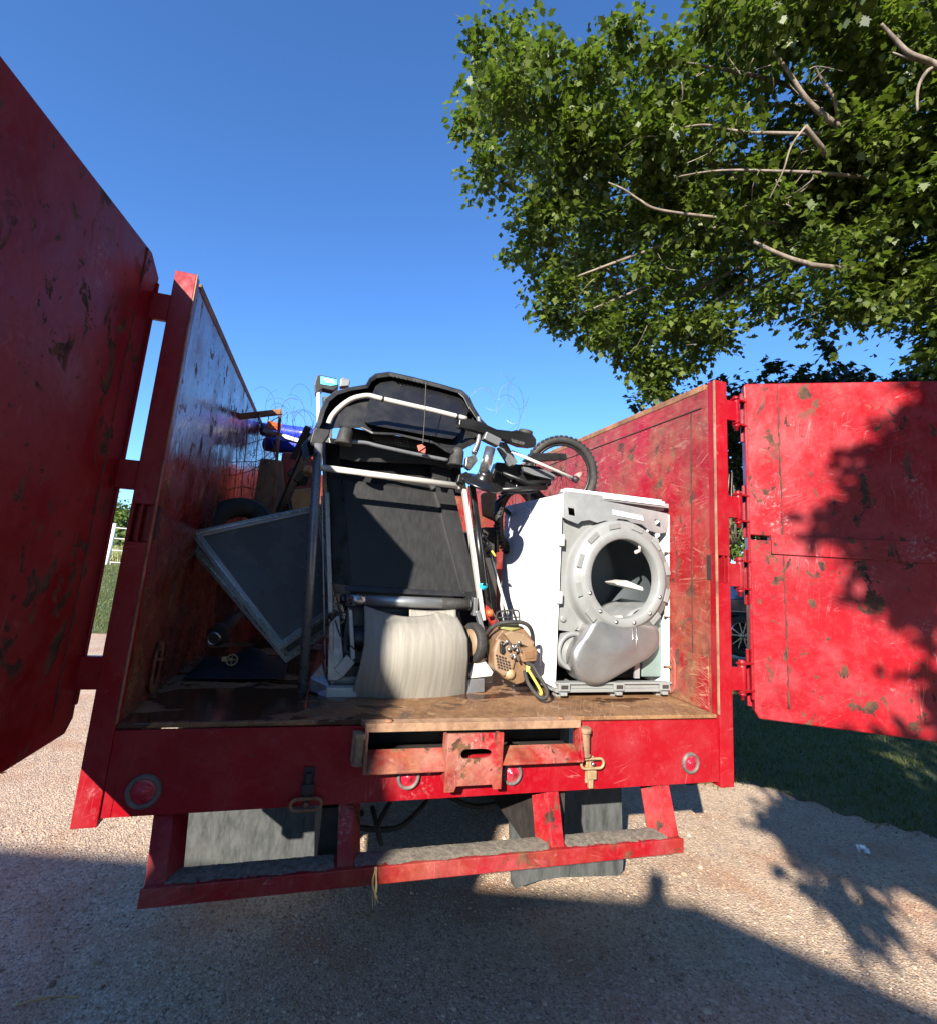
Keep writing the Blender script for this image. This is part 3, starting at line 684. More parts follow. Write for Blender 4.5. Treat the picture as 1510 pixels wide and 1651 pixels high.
# belt: a loose curtain of fabric
def belt(u, v):
    # u across 0..1, v down 0..1
    L = [(587,976), (588,1005), (587,1040), (581,1070), (573,1100), (563,1130)]
    Rr = [(731,985), (745,1008), (754,1030), (755,1062), (752,1095), (751,1130)]
    k = v*5; i = min(4, int(k)); f = k-i
    l = (L[i][0]*(1-f)+L[i+1][0]*f, L[i][1]*(1-f)+L[i+1][1]*f); r = (Rr[i][0]*(1-f)+Rr[i+1][0]*f, Rr[i][1]*(1-f)+Rr[i+1][1]*f)
    px = l[0]*(1-u)+r[0]*u; py = l[1]*(1-u)+r[1]*u
    sag = math.sin(math.pi*min(1, u*1.05))*14*(1-v)**3*(1 if u < .8 else .6); py += sag
    y = .34-.085*math.sin(math.pi*min(1, v*.95))-.050*math.sin(math.pi*u)*(.4+.6*v) + .05*u**6 + .03*(1-v)**4 + .004*math.sin(u*9+v*3)
    y += .03*max(0, .12-v)/.12
    return P(px, py, y)
b = MB(); b.grid(belt, 60, 48); b.build('running_belt', M['belt'], tm, 'loose worn beige running belt', solid=.0035, recalc=False)
def belt2(u, v):     # the other fold behind, rising to the roller
    px = 660+(735-660)*u; py = 1005-22*v-6*math.sin(math.pi*u*1.0)*v
    return P(px, py+8*math.sin(u*3.14), .36+.05*v)
b = MB(); b.grid(belt2, 20, 8); b.build('belt_fold', M['belt'], tm, solid=.003, recalc=False)
# base frame
b = MB(); b.bar(P(500,1100,.42), P(790,1090,.46), .06, .05, (0,0,1)); b.build('base_crossbar', M['alu_dark'], tm, bevel=.004)
b = MB(); b.prism([P(500,1093,.36), P(519,1070,.36), P(524,1090,.36), P(533,1108,.33), P(535,1131,.30), P(523,1131,.30), P(511,1118,.33), P(500,1115,.36)], (0, .03, 0)); b.build('base_foot', M['grey_metal'], tm, bevel=.004)
b = MB(); b.box((0,0,0),(1,1,1), Matrix.Translation(P(524,1132,.30)) @ Matrix.Diagonal((.13,.05,.055,1))); b.build('base_foot', M['white_metal'], tm, bevel=.004)
b = MB(); b.prism([P(755,1088,.36), P(766,1064,.36), P(779,1062,.36), P(795,1084,.36), P(792,1090,.36), P(757,1094,.36)], (0, .04, 0)); b.build('base_bracket', M['white_metal'], tm, 'sunlit triangular corner bracket', bevel=.003)
b = MB(); b.prism([P(752,1096,.36), P(781,1094,.36), P(781,1116,.36), P(752,1119,.36)], (0, .05, 0)); b.build('base_foot', M['alu_dark'], tm, bevel=.004)
b = MB(); b.bar(P(768,985,.40), P(790,1066,.38), .035, .02, (1,0,0)); b.build('side_strut', M['alu_dark'], tm, bevel=.003)
b = MB(); b.prism([P(530,995,.40), P(547,993,.40), P(556,1090,.37), P(544,1098,.37), P(528,1098,.37)], (0, .03, 0)); b.build('side_plate', M['grey_metal'], tm, bevel=.003)
b = MB(); b.prism([P(562,983,.38), P(568,984,.38), P(573,1062,.36), P(566,1065,.36)], (0, .10, 0)); b.bar(P(546,1085,.36), P(566,1062,.36), .01, .05); b.build('motor_bracket', M['white_metal'], tm, bevel=.002)
b = MB(); b.lathe([(.001,-.08),(.05,-.08),(.055,-.07),(.055,.07),(.05,.08),(.001,.08)], P(590,1030,.46), (1,0,0), 24); b.cbox(P(572,1080,.44), (.10,.08,.05)); b.build('motor', M['blk'], tm)
b = MB(); b.prism([P(560,978,.50), P(740,985,.50), P(760,1085,.46), P(545,1085,.46)], (0, .05, 0)); b.build('motor_cover', M['blk'], tm, bevel=.004)
pc = P(763,1036,.39)
b = MB(); b.lathe([(.001,-.012),(.05,-.012),(.055,-.02),(.088,-.02),(.092,-.014),(.092,.014),(.088,.02),(.055,.02),(.05,.012),(.001,.012)], pc, (1,.25,0), 36); fw = b.build('flywheel', M['rubber'], tm)
b = MB(); b.lathe([(.001,.016),(.03,.016),(.062,.012),(.062,-.016),(.001,-.016)], pc-Vector((.012,.003,0)), (-1,-.25,0), 30); b.build('pulley', M['cream'], fw)
b = MB(); b.tube(smooth_path([P(536,990,.34), P(530,1010,.33), P(520,1040,.34), P(524,1062,.36)]), .003); b.tube(smooth_path([P(541,1000,.34), P(549,1025,.32), P(564,1040,.31), P(576,1050,.33)]), .003)
b.tube(smooth_path([P(528,1008,.345), P(545,990,.33), P(560,987,.35)]), .004); b.build('motor_cable', M['blk'], tm)
b = MB(); b.lathe([(.001,.01),(.012,.01),(.014,-.01),(.001,-.01)], P(535,994,.335), (.4,-1,0), 10); b.build('cable_clip', M['blk'], tm)
# console: moulded tray seen from below
def poly(pts, y): return [P(u, v, y(u, v) if callable(y) else y) for u, v in pts]
outer = [(485,720), (492,713), (503,700), (511,682), (516,663), (524,645), (538,633), (560,626), (590,621), (596,610), (606,603), (628,600), (665,608), (708,619), (746,630), (755,638), (763,655), (776,676), (790,690), (793,700), (770,712), (748,724), (735,735), (718,728), (700,716), (640,702), (600,700), (580,690), (560,690), (540,690), (522,697), (511,712), (503,738), (489,744)]
b = MB()
yc = lambda u, v: .36+.0009*(735-v)*1.6
b.prism([P(u, v, yc(u, v)+.10) for u, v in outer], Vector((0, .022, .012)))
rim_o = outer
cxx, cyy = 640, 665
def inn(p, k=.93): return (cxx+(p[0]-cxx)*k, cyy+(p[1]-cyy)*(k-.04))
n = len(outer); vs = [P(u, v, yc(u, v)) for u, v in outer] + [P(*inn(p), yc(*p)) for p in outer] + [P(u, v, yc(u, v)+.11) for u, v in outer] + [P(*inn(p), yc(*p)+.10) for p in outer]
fs = []
for i in range(n):
    j = (i+1) % n; fs += [(i, j, n+j, n+i), (i, 2*n+i, 2*n+j, j), (n+i, n+j, 3*n+j, 3*n+i)]
b.add(vs, fs)
cons = b.build('console', M['blk'], tm, bevel=.003)
pan = [(598,640), (606,622), (618,613), (640,611), (745,641), (757,662), (748,680), (742,700), (730,708), (712,706), (597,685), (585,677), (592,655)]
b = MB(); b.prism([P(u, v, yc(u, v)+.045) for u, v in pan], (0, .03, .01)); pn = b.build('console_panel', M['blk_gloss'], cons, bevel=.004)
b = MB()
for k in range(16):
    f = k/15; b.cbox(P(636+98*f, 607.5+26*f, yc(640,612)+.012), (.004, .04, .010))
b.build('vent_teeth', M['blk'], cons)
b = MB()
for u, v in ((603,635), (647,622), (693,640), (745,668), (657,694), (697,702), (615,676), (720,640), (640,640)): b.lathe([(.001,.004),(.003,.003),(.004,0)], P(u, v, yc(u, v)+.044), (0,-1,-.3), 8)
b.build('screw', M['rubber'], cons)
b = MB(); b.prism([P(u, v, .60) for u, v in ((552,686),(600,696),(700,712),(742,730),(728,756),(690,748),(575,744),(546,738))], (0, .03, 0)); b.build('console_back', M['blk'], cons, bevel=.003)
b = MB(); b.prism([P(597,702,.50), P(610,697,.50), P(660,706,.50), P(690,718,.50), P(691,724,.50), P(680,726,.50), P(604,713,.50)], (0, .03, 0)); b.build('speaker_panel', M['blk'], cons, bevel=.003)
b = MB()
for r in range(4):
    for k in range(6): b.cbox(P(636+k*4+r, 704+r*4+k*.9, .497), (.006, .004, .005))
b.build('speaker_holes', M['grey_metal'], cons)
b = MB(); b.tube(smooth_path([P(530,683,.36), P(536,670,.355), P(549,656,.35), P(566,644,.345), P(582,639,.34), P(596,638,.34), P(612,642,.34), P(660,653,.34), P(700,662,.34), P(752,675,.34)], 5), .0125, 16); hb = b.build('handlebar', M['white_metal'], tm)
b = MB()
for u, v in ((617,643.5), (737,671.5)): b.tube([P(u-1.5, v-.6, .34), P(u+1.5, v+.2, .34)], .0150, 14)
b.build('cable_tie', M['blk'], hb)
b = MB(); b.tube(smooth_path([P(560,712,.40), P(590,714,.40), P(610,719,.40), P(665,731,.40), P(722,742,.40)]), .0095, 14); b.build('lower_bar', M['grey_metal'], tm)
def cup(c, ax, h, r, name):
    b = MB(); pr = [(.001, 0), (r*.8, 0), (r*1.12, .004), (r*1.12, .010), (r, .014)]
    for k in range(5): pr += [(r*(.99-.02*k), .014+(h-.02)*(k+.3)/5), (r*(.955-.02*k), .014+(h-.02)*(k+.55)/5), (r*(.98-.02*k), .014+(h-.02)*(k+.8)/5)]
    pr += [(r*.80, h), (r*.5, h+.012), (.001, h+.012)]
    b.lathe(pr, c, ax, 26); return b.build(name, M['rubber'], tm)
cup(P(553,717,.36), (.12,.05,1), .075, .036, 'cup_holder')
cup(P(734,752,.38), (.10,.05,1), .085, .036, 'cup_holder')
b = MB(); b.tube(smooth_path([P(771,672,.36), P(772,690,.36), P(770,712,.36), P(762,730,.36)]), .011, 14); b.build('hose_stub', M['grey_metal'], tm)
b = MB(); b.tube(smooth_path([P(687,616,.33), P(686,640,.33), P(685,670,.33), P(683,700,.33), P(682,715,.33)]), .0022, 6); sk = b.build('safety_cord', M['wire'], tm)
b = MB(); b.prism([P(673,718,.33), P(681,716,.33), P(687,722,.33), P(686,731,.33), P(676,728,.33)], (0, .012, 0)); b.tube([P(675,727,.325), P(686,720,.325)], .003); b.build('safety_clip', simple('faded_red_plastic', (.55,.12,.08), .5), sk, bevel=.002)

# ---------------------------------------------------------------- exercise machine lying over on the right
em = thing('exercise_machine', 'tipped exercise machine with curved black arm, silver post and black cone base', 'exercise machine', (.45, .55, .9))
def slabpoly(pts, y, dy, nm, m, par=None, bev=.004, lab=None):
    b = MB(); b.prism([P(u, v, y) for u, v in pts], (0, dy, 0)); return b.build(nm, m, par or em, lab, bevel=bev)
arm = smooth_path([P(742,683,.34), P(757,681,.34), P(780,690,.35), P(800,698,.36), P(824,699,.37), P(846,706,.38), P(858,714,.40)], 5)
b = MB()
b.prism([P(u, v, .33) for u, v in ((740,684),(741,676),(752,674),(772,679),(800,692),(826,695),(832,693),(858,700),(864,708),(864,717),(858,722),(840,720),(822,713),(800,703),(780,698),(760,693),(742,689))], (0, .07, .01)); am = b.build('arm', M['blk_gloss'], em, bevel=.008)
slabpoly([(824,707),(845,713),(844,718),(826,713)], .325, .01, 'arm_sticker', M['chrome'], am, .001)
b = MB(); b.lathe([(.001,.022),(.026,.022),(.036,.018),(.038,.010),(.038,-.012),(.001,-.012)], P(846,699,.38), (.05,-.25,1), 28); b.build('pedal_hub', M['rubber'], em)
b = MB(); b.cbox(P(845,694,.37), (.05,.012,.004), (0,.1,0)); b.build('hub_label', M['grey_metal'], em)
b = MB(); b.cbox(P(791,709,.33), (.085,.05,.042), (0,.32,.0)); b.build('clamp_block', M['grey_metal'], em, bevel=.004)
b = MB(); b.tube([P(779,762,.33), P(790,722,.33)], .026, 26); b.build('post', M['chrome'], em)
b = MB(); b.lathe([(.001,-.008),(.105,-.008),(.108,0),(.100,.006),(.052,.016),(.042,.026),(.036,.045),(.033,.060),(.001,.060)], P(777,778,.35), (.15,-.55,1), 36); b.build('cone_base', M['blk_gloss'], em)
slabpoly([(737,777),(740,765),(752,760),(760,765),(750,780)], .34, .04, 'base_tab', M['blk_gloss'])
b = MB(); b.prism([P(u, v, .42) for u, v in ((806,712),(816,714),(834,745),(826,752),(818,748))], (0, .04, 0)); b.prism([P(u, v, .40) for u, v in ((801,722),(808,718),(828,748),(820,752))], (0, .02, 0)); b.build('bracket', M['alu_dark'], em, bevel=.002)
b = MB(); b.tube([P(824,728,.40), P(924,771,.36)], .0085, 14); lv = b.build('lever', M['white_metal'], em)
b = MB(); b.lathe([(.001,-.02),(.014,-.018),(.019,-.006),(.019,.006),(.014,.016),(.001,.018)], P(927,773,.355), (1,-.4,-.5), 18); b.build('lever_knob', M['blk'], lv)
b = MB(); b.tube([P(928,769,.38), P(936,764,.42)], .015, 14); b.build('lever_end', simple('pinkish_plastic', (.55,.22,.2), .5), lv)
b = MB(); b.tube(smooth_path([P(772,682,.36), P(773,700,.37), P(768,722,.37), P(762,735,.38)]), .012, 12); b.build('curved_tube', M['grey_metal'], em)
slabpoly([(752,737),(766,733),(770,742),(758,758),(750,752)], .36, .04, 'latch', M['chrome'])
slabpoly([(800,745),(870,752),(888,768),(888,782),(860,795),(820,795),(800,785),(792,765)], .50, .06, 'housing', M['blk_gloss'])
slabpoly([(842,752),(880,758),(895,766),(893,774),(860,766),(845,760)], .44, .03, 'housing_trim', M['grey_metal'])
b = MB(); b.prism([P(u, v, .60) for u, v in ((845,742),(857,730),(912,731),(914,740),(858,744))], (0, .05, 0)); b.build('foot_rest', M['blk'], em, bevel=.004)
b = MB(); b.tube([P(800,790,.45), P(880,786,.48)], .014, 12); b.tube([P(808,762,.46), P(850,778,.46), P(885,776,.46)], .011, 12); b.build('frame_tube', M['blk'], em)
b = MB()
for u, v in ((832,783),(862,786),(872,770),(880,781),(845,790),(822,775)): b.lathe([(.001,.006),(.005,.005),(.006,0)], P(u, v, .495), (0,-1,0), 8)
b.build('bolt', M['chrome'], em)

# ---------------------------------------------------------------- bicycle lying behind
bk = thing('bicycle', 'old mountain bike upside down behind the dryer, knobbly tyre raised', 'bicycle', (.6, .9, .3))
def bikewheel(c, r, ax, nm):
    ax = Vector(ax).normalized(); u = Vector((0,0,1)); a = ax.cross(u).normalized(); u = a.cross(ax)
    b = MB(); b.tube(circle(c, a, u, r-.022, r-.022, 72), .024, 10, closed=True)
    vs = []
    for k in range(90):
        t = 2*math.pi*k/90; rad = a*math.cos(t)+u*math.sin(t); tan = -a*math.sin(t)+u*math.cos(t)
        for off in (-.013, .013):
            if (k+(off > 0)) % 2: continue
            Mx = Matrix.Translation(Vector(c)+rad*(r+.0015)+ax*off) @ Matrix((tan, ax, rad)).transposed().to_4x4()
            b.box((-.007,-.010,-.005), (.007,.010,.004), Mx)
    w = b.build('wheel', M['rubber'], bk)
    b = MB(); b.tube(circle(c, a, u, r-.052, r-.052, 72), .009, 8, closed=True); b.build('rim', M['blk'], w)
    b = MB()
    for k in range(28):
        t = 2*math.pi*k/28; rad = a*math.cos(t)+u*math.sin(t); t2 = t+.5*(1 if k % 2 else -1)
        b.tube([Vector(c)+(a*math.cos(t2)+u*math.sin(t2))*.02+ax*(.02 if k % 4 < 2 else -.02), Vector(c)+rad*(r-.055)], .0012, 5)
    b.build('spokes', M['wire'], w); b = MB(); b.tube([Vector(c)-ax*.035, Vector(c)+ax*.035], .018, 14); b.build('hub', M['chrome'], w)
bc = P(904,764,.80); bikewheel(bc, .235, (.10,1,.10), 'front')
b2 = P(832,838,.98); bikewheel(b2, .225, (-.75,1,.05), 'rear')
b = MB(); b.tube([bc+Vector((-.02,-.04,0)), P(850,770,.75), P(800,810,.85), b2], .014, 12); b.tube([P(800,810,.85), P(800,890,.9)], .015, 12); b.build('frame', M['blk'], bk)
b = MB(); b.tube(smooth_path([P(755,850,.85), P(775,862,.82), P(790,885,.8), P(797,905,.8)]), .012); b.build('handlebar', M['blk'], bk)

# ---------------------------------------------------------------- dryer shell
dr = thing('dryer', 'white clothes dryer shell with its door and front cover torn off', 'dryer', (.9, .7, 0))
Bq = Px(1079,1114,1.166); A = P(893,1118,Bq.y-.02)            # front bottom corners
fx = (Bq-A); fx.z = 0; WD = fx.length; fx.normalize(); fy = Vector((-fx.y, fx.x, 0)); A = Vector((A.x, A.y, max(.0, min(A.z, Bq.z)-.006)))
HT = (P(888,789,A.y)-A).z; DEP = .74
def dq(s, d, z): return A + fx*s*WD + fy*d + Vector((0,0,z*HT))
def dbox(b, s0, d0, z0, s1, d1, z1):
    b.add([dq(s0,d0,z0), dq(s1,d0,z0), dq(s1,d1,z0), dq(s0,d1,z0), dq(s0,d0,z1), dq(s1,d0,z1), dq(s1,d1,z1), dq(s0,d1,z1)],
          [(0,3,2,1),(4,5,6,7),(0,1,5,4),(1,2,6,5),(2,3,7,6),(3,0,4,7)]); return b
HT_R = None
b = MB(); dbox(b, 0, .0, .03, .008, DEP, .985); sp = b.build('side_panel', M['white'], dr, 'white left side panel in the sun', bevel=.004)
b = MB()
for d in (.16, .36): b.tube(smooth_path([dq(-.001, d, .1), dq(-.001, d, .85), dq(-.001, d+.03, .93), dq(-.001, d+.10, .955)]), .004, 8)
b.build('pressed_rib', M['white'], sp)
b = MB(); dbox(b, .985, .0, .03, 1.0, DEP, .94); b.build('side_panel', M['white'], dr, bevel=.004)
b = MB(); dbox(b, .0, DEP-.01, .03, 1, DEP, .97); b.build('rear_panel', M['teal'], dr)
b = MB(); dbox(b, .012, .04, .965, .99, DEP-.012, .985); dbox(b, .008, -.004, .975, .985, .05, 1.0); tp = b.build('top_frame', M['galv'], dr, bevel=.003)
b = MB(); dbox(b, .04, .0, 1.001, .92, .07, 1.018); dbox(b, .36, -.012, .985, .935, .03, 1.008); b.build('top_trim', M['white'], tp, bevel=.003)
# torn front bulkhead plate
# ragged galvanised strip
rag = [(0,.992),(.97,.945),(.985,.90),(.955,.838),(.88,.828),(.80,.838),(.72,.868),(.62,.873),(.58,.885),(.50,.885),(.45,.862),(.38,.868),(.31,.852),(.24,.862),(.17,.852),(.14,.835),(.05,.85),(.01,.86)]
hol = [[(.05,.915),(.105,.912),(.115,.875),(.06,.878)], [(.845,.905),(.90,.90),(.905,.865),(.86,.87)]]
b = MB(); b.prism([dq(s, -.006, z) for s, z in rag], fy*.008, [[dq(s, -.006, z) for s, z in h] for h in hol]); tf = b.build('torn_front_strip', M['galv'], dr, 'dented torn galvanised strip along the top', bevel=.002)
b = MB(); b.prism([dq(s, -.010, z) for s, z in ((.44,.93),(.72,.915),(.73,.89),(.45,.905))], fy*.003); b.build('paper_label', M['white'], tf)
b = MB(); b.tube([dq(.50,-.01,.858), dq(.60,-.02,.81), dq(.665,-.03,.765)], .003, 8); b.tube([dq(.665,-.03,.765), dq(.67,-.035,.725)], .006, 8); b.tube([dq(.67,-.035,.725), dq(.62,-.045,.715)], .009, 10); b.build('dangling_catch', M['white_metal'], dr)
# inner front plate behind the ring (grey)
cs, cz, rad = .525, .575, .308
plate = [(.015,.15),(.015,.85),(.20,.86),(.45,.86),(.6,.88),(.8,.83),(.93,.80),(.93,.36),(.80,.29),(.30,.16),(.15,.15)]
hc = [dq(cs, .03, cz) + fx*math.cos(a)*.255+Vector((0,0,math.sin(a)*.255)) for a in np.linspace(0, 2*math.pi, 41)[:-1]]
b = MB(); b.prism([dq(s, .03, z) for s, z in [(.015,.30),(.015,.85),(.12,.86)]+[(.45,.87),(.72,.86),(.93,.80),(.95,.55),(.93,.36),(.80,.30)]], fy*.006, [hc]); b.build('front_bulkhead', M['dryer_grey'], dr, bevel=.002)
C0 = dq(cs, -.045, cz)
b = MB(); RR = .222
prof = [(.150,-.04),(.150,.004),(.156,.010),(.178,.012),(.184,.008),(.190,-.002),(.214,-.008),(.220,-.014),(.226,-.03),(.228,-.075),(.240,-.080)]
RK = .475*WD/.240; prof = [(r*RK, h*1.1) for r, h in prof]; b.lathe(prof, C0, -fy, 56); ring = b.build('door_ring', M['dryer_grey'], dr)
for k in range(12):
    b = MB(); a = 2*math.pi*k/12+.25; p = C0 - fy*.0015 + (fx*math.cos(a)+Vector((0,0,1))*math.sin(a))*.204*RK
    rr = (fx*math.cos(a)+Vector((0,0,1))*math.sin(a)); tt = fy.cross(rr)
    Mx = Matrix.Translation(p) @ Matrix((tt, rr, -fy)).transposed().to_4x4(); b.box((-.034,-.014,-.003), (.034,.014,.0015), Mx)
    b.build('ring_pad', M['dryer_grey'], ring, bevel=.003)
for k in range(6):
    b = MB(); a = -math.pi*(.12+.152*k); p = C0 - fy*.012 + (fx*math.cos(a)+Vector((0,0,1))*math.sin(a))*.168*RK
    b.lathe([(.001,.006),(.005,.006),(.006,.002),(.011,.001),(.011,-.003)], p, -fy, 12)
    b.build('ring_screw', M['chrome'], ring)
b = MB(); dc = C0+fy*.03; b.lathe([(.155*RK,0),(.19*RK,.03),(WD*.45,.06),(WD*.45,.46),(WD*.43,.5),(.001,.5)], dc, fy, 48); dm = b.build('drum', M['drum'], dr)
b = MB(); v0 = dc+fy*.18+Vector((0,0,-.22))
b.grid(lambda u, v: dc+fy*(.05+.30*v)+(fx*math.cos(-1.45+1.0*u)+Vector((0,0,1))*math.sin(-1.45+1.0*u))*(WD*.42-.07*math.sin(math.pi*u)), 10, 8)
b.build('drum_baffle', M['galv'], dm, solid=.004, recalc=False)
b = MB(); b.prism([dq(.60,.12,.548), dq(.66,.06,.565), dq(.77,.02,.535), dq(.775,.02,.515), dq(.70,.06,.525), dq(.62,.10,.535)], fy*.1); b.build('loose_vane', M['white_metal'], dm, bevel=.005)
b = MB(); b.prism([dq(.40,.0,.375), dq(.56,.0,.385), dq(.565,.0,.372), dq(.40,.0,.362)], fy*.03); b.build('lint_cover', M['white_metal'], dm, bevel=.003)
# duct
duct = [(.26,.385),(.55,.365),(.62,.36),(.86,.36),(.87,.30),(.875,.26),(.84,.225),(.78,.185),(.62,.135),(.44,.075),(.34,.045),(.22,.05),(.145,.09),(.10,.15),(.10,.205),(.14,.25),(.22,.30)]
b = MB(); n = len(duct); cxs = sum(p[0] for p in duct)/n; czs = sum(p[1] for p in duct)/n
rings = []
for k, dd in ((1.0, .07), (1.0, -.015), (.985, -.032), (.93, -.045), (.84, -.050), (.45, -.052)):
    rings.append([dq(cxs+(s-cxs)*k, dd, czs+(z-czs)*(k)) for s, z in duct])
vs = [p for r_ in rings for p in r_]+[dq(cxs, -.064, czs)]
fs = [(i*n+j, i*n+(j+1) % n, (i+1)*n+(j+1) % n, (i+1)*n+j) for i in range(len(rings)-1) for j in range(n)]
fs += [((len(rings)-1)*n+j, (len(rings)-1)*n+(j+1) % n, len(vs)-1) for j in range(n)]
b.add(vs, fs, True); du = b.build('air_duct', M['duct'], dr, 'shiny dented exhaust duct')
sub = du.modifiers.new('sub', 'SUBSURF'); sub.levels = 2; sub.render_levels = 2
b = MB()
for s in (.60, .635): b.tube([dq(s, -.048, .345), dq(s-.005, -.052, .25), dq(s-.03, -.046, .17)], .004, 8)
b.build('pressed_rib', M['chrome'], du)
b = MB(); b.lathe([(.07,0),(.075,.008),(.088,.012),(.093,.004),(.095,-.05)], dq(.165,.02,.20), -fy, 32); b.lathe([(.001,.01),(.02,.01),(.03,.0),(.07,-.01)], dq(.165,.02,.20), -fy, 24); b.build('blower_housing', M['dryer_grey'], dr)
b = MB(); b.lathe([(.001,.01),(.014,.01),(.016,.002),(.016,-.01)], dq(.06,.02,.355), -fy, 14); b.prism([dq(s, .022, z) for s, z in ((.01,.40),(.08,.42),(.16,.37),(.20,.32),(.16,.29),(.02,.30))], fy*.01); b.build('idler_bracket', M['dryer_grey'], dr, bevel=.003)
b = MB(); dbox(b, .80, .05, .07, .985, .06, .40); b.build('inner_side_liner', M['teal'], dr, bevel=.006)
b = MB(); dbox(b, .55, .12, .05, .80, .35, .20); b.tube([dq(.60,.10,.12), dq(.70,.10,.12)], .035, 16); b.build('motor', M['void'], dr)
b = MB(); dbox(b, .70, .02, .07, .745, .03, .22); b.build('cover_bracket', M['galv'], dr)
# base rail with clips
b = MB(); dbox(b, .0, -.012, .012, 1.0, .03, .028); dbox(b, .01, -.004, .028, .99, .004, .055); dbox(b, .0, -.018, .050, 1.0, .02, .060); dbox(b, 0, .03, .01, 1, DEP, .02)
for s_ in (.06, .52, .93):
    for d_ in (.02, DEP-.06): q_ = dq(s_, d_, 0); b.box((q_.x-.02, q_.y, 0), (q_.x+.02, q_.y+.04, q_.z+.012))
br = b.build('base_rail', M['dryer_grey'], dr, bevel=.002)
for s in (.06, .52, .93):
    b = MB(); dbox(b, s-.045, -.024, .020, s+.045, -.010, .060); dbox(b, s-.03, -.03, -.0, s+.02, -.008, .016); b.build('rail_clip', M['dryer_grey'], br, bevel=.003)
    b = MB(); dbox(b, s-.028, -.0255, .030, s+.028, -.0235, .048); b.build('clip_slot_shade', M['void'], br)  # dark plates painted as the shaded slot openings
for s, z in ((-.004, .46), (-.004, .745), (.955, .42), (.955, .76)):
    b = MB(); dbox(b, s-.012, -.014, z-.03, s+.03, .0, z+.03); b.build('panel_clip', M['white_metal'], dr, bevel=.003)

# ---------------------------------------------------------------- chainsaw
cs_ = thing('chainsaw', 'oily old chainsaw with tan casing and black handle leaning by the dryer', 'chainsaw', (.3, .3, 0))
def cp_(pts, y, dy, nm, m, par=None, bev=.006, lab=None):
    b = MB(); b.prism([P(u, v, y) for u, v in pts], (0, dy, 0)); return b.build(nm, m, par or cs_, lab, bevel=bev)
cp_([(798,1030),(812,1012),(842,1010),(858,1030),(866,1052),(864,1068),(850,1080),(845,1100),(832,1104),(812,1094),(797,1080)], .26, .10, 'engine_body', M['oily'])
hc = cp_([(796,1050),(803,1030),(822,1036),(834,1052),(828,1078),(812,1092),(797,1080)], .245, .03, 'starter_cover', M['cream'], bev=.008)
b = MB()
for r in range(5):
    for k in range(5-abs(r-2)//2): b.cbox(P(800+k*4.6+r*.9, 1057+r*4.8+k*1.5, .243), (.0075,.006,.0075), (0,.35,0))
b.build('grille_hole_shade', M['void'], hc)  # dark studs painted as the shaded holes of the grille
b = MB(); b.lathe([(.001,.012),(.010,.012),(.020,.006),(.024,0),(.024,-.01)], P(822,1087,.25), (-.1,-1,0), 20); b.build('starter_cap', M['brass'], hc)
cp_([(812,1022),(824,1018),(845,1022),(862,1036),(858,1046),(842,1040),(826,1040)], .235, .05, 'top_cover', M['cream'])
mf = cp_([(839,1046),(862,1042),(867,1050),(865,1066),(842,1068),(838,1058)], .225, .06, 'muffler', M['oily'])
cp_([(842,1050),(860,1047),(862,1062),(845,1064)], .222, .01, 'muffler_plate', simple('rusty_brown_metal', (.23,.12,.06), .6, .3), mf)
cp_([(806,1036),(812,1034),(815,1050),(812,1056),(806,1054)], .232, .03, 'spark_lead', M['blk'])
b = MB(); b.tube(smooth_path([P(810,1040,.23), P(818,1034,.22), P(826,1046,.22), P(834,1040,.22), P(840,1052,.22)]), .004); b.tube(smooth_path([P(822,1060,.23), P(830,1056,.22), P(836,1066,.22)]), .005)
for u, v in ((826,1042), (833,1049), (820,1047), (829,1060), (836,1036)): b.lathe([(.001,.01),(.007,.009),(.009,.002),(.009,-.01)], P(u, v, .232), (-.2,-1,.2), 10)
b.build('engine_fittings', M['chrome'], cs_)
b = MB(); b.tube(smooth_path([P(784,1022,.30), P(792,1012,.27), P(806,1005,.24), P(824,1003,.22), P(842,1004,.22), P(853,1011,.23), P(858,1024,.25), P(859,1042,.28)], 5), .0095, 14); b.build('front_handle', M['rubber'], cs_)
b = MB(); b.tube(smooth_path([P(798,1006,.28), P(800,992,.28), P(804,986,.28), P(830,984,.28), P(836,988,.28), P(837,1002,.28)], 4), .004, 8); b.tube([P(802,996,.28), P(836,995,.28)], .003, 8); b.tube([P(817,985,.28), P(818,1003,.28)], .003, 8); b.tube([P(809,985,.28), P(813,1003,.28)], .003, 8); b.tube([P(826,985,.28), P(824,1003,.28)], .003, 8)
b.build('hand_guard', M['rubber'], cs_)
cp_([(806,1014),(812,1008),(836,1007),(840,1014),(824,1018)], .25, .06, 'air_filter_cover', M['olive'])
b = MB(); b.tube(smooth_path([P(848,1070,.23), P(858,1074,.20), P(868,1090,.17), P(880,1110,.15), P(881,1122,.145), P(873,1126,.15), P(862,1118,.17), P(850,1100,.20), P(845,1082,.23)], 5), .0085, 12)
rh = b.build('rear_handle', M['rubber'], cs_)
b = MB(); b.tube(smooth_path([P(851,1080,.215), P(862,1098,.18), P(872,1116,.155), P(869,1120,.155)]), .0065, 10); b.build('handle_trim', M['yellow'], rh)
b = MB(); b.prism([P(848,1072,.225), P(855,1074,.215), P(853,1082,.21), P(848,1084,.215)], (0,.01,0)); b.build('trigger', M['yellow'], rh, bevel=.003)

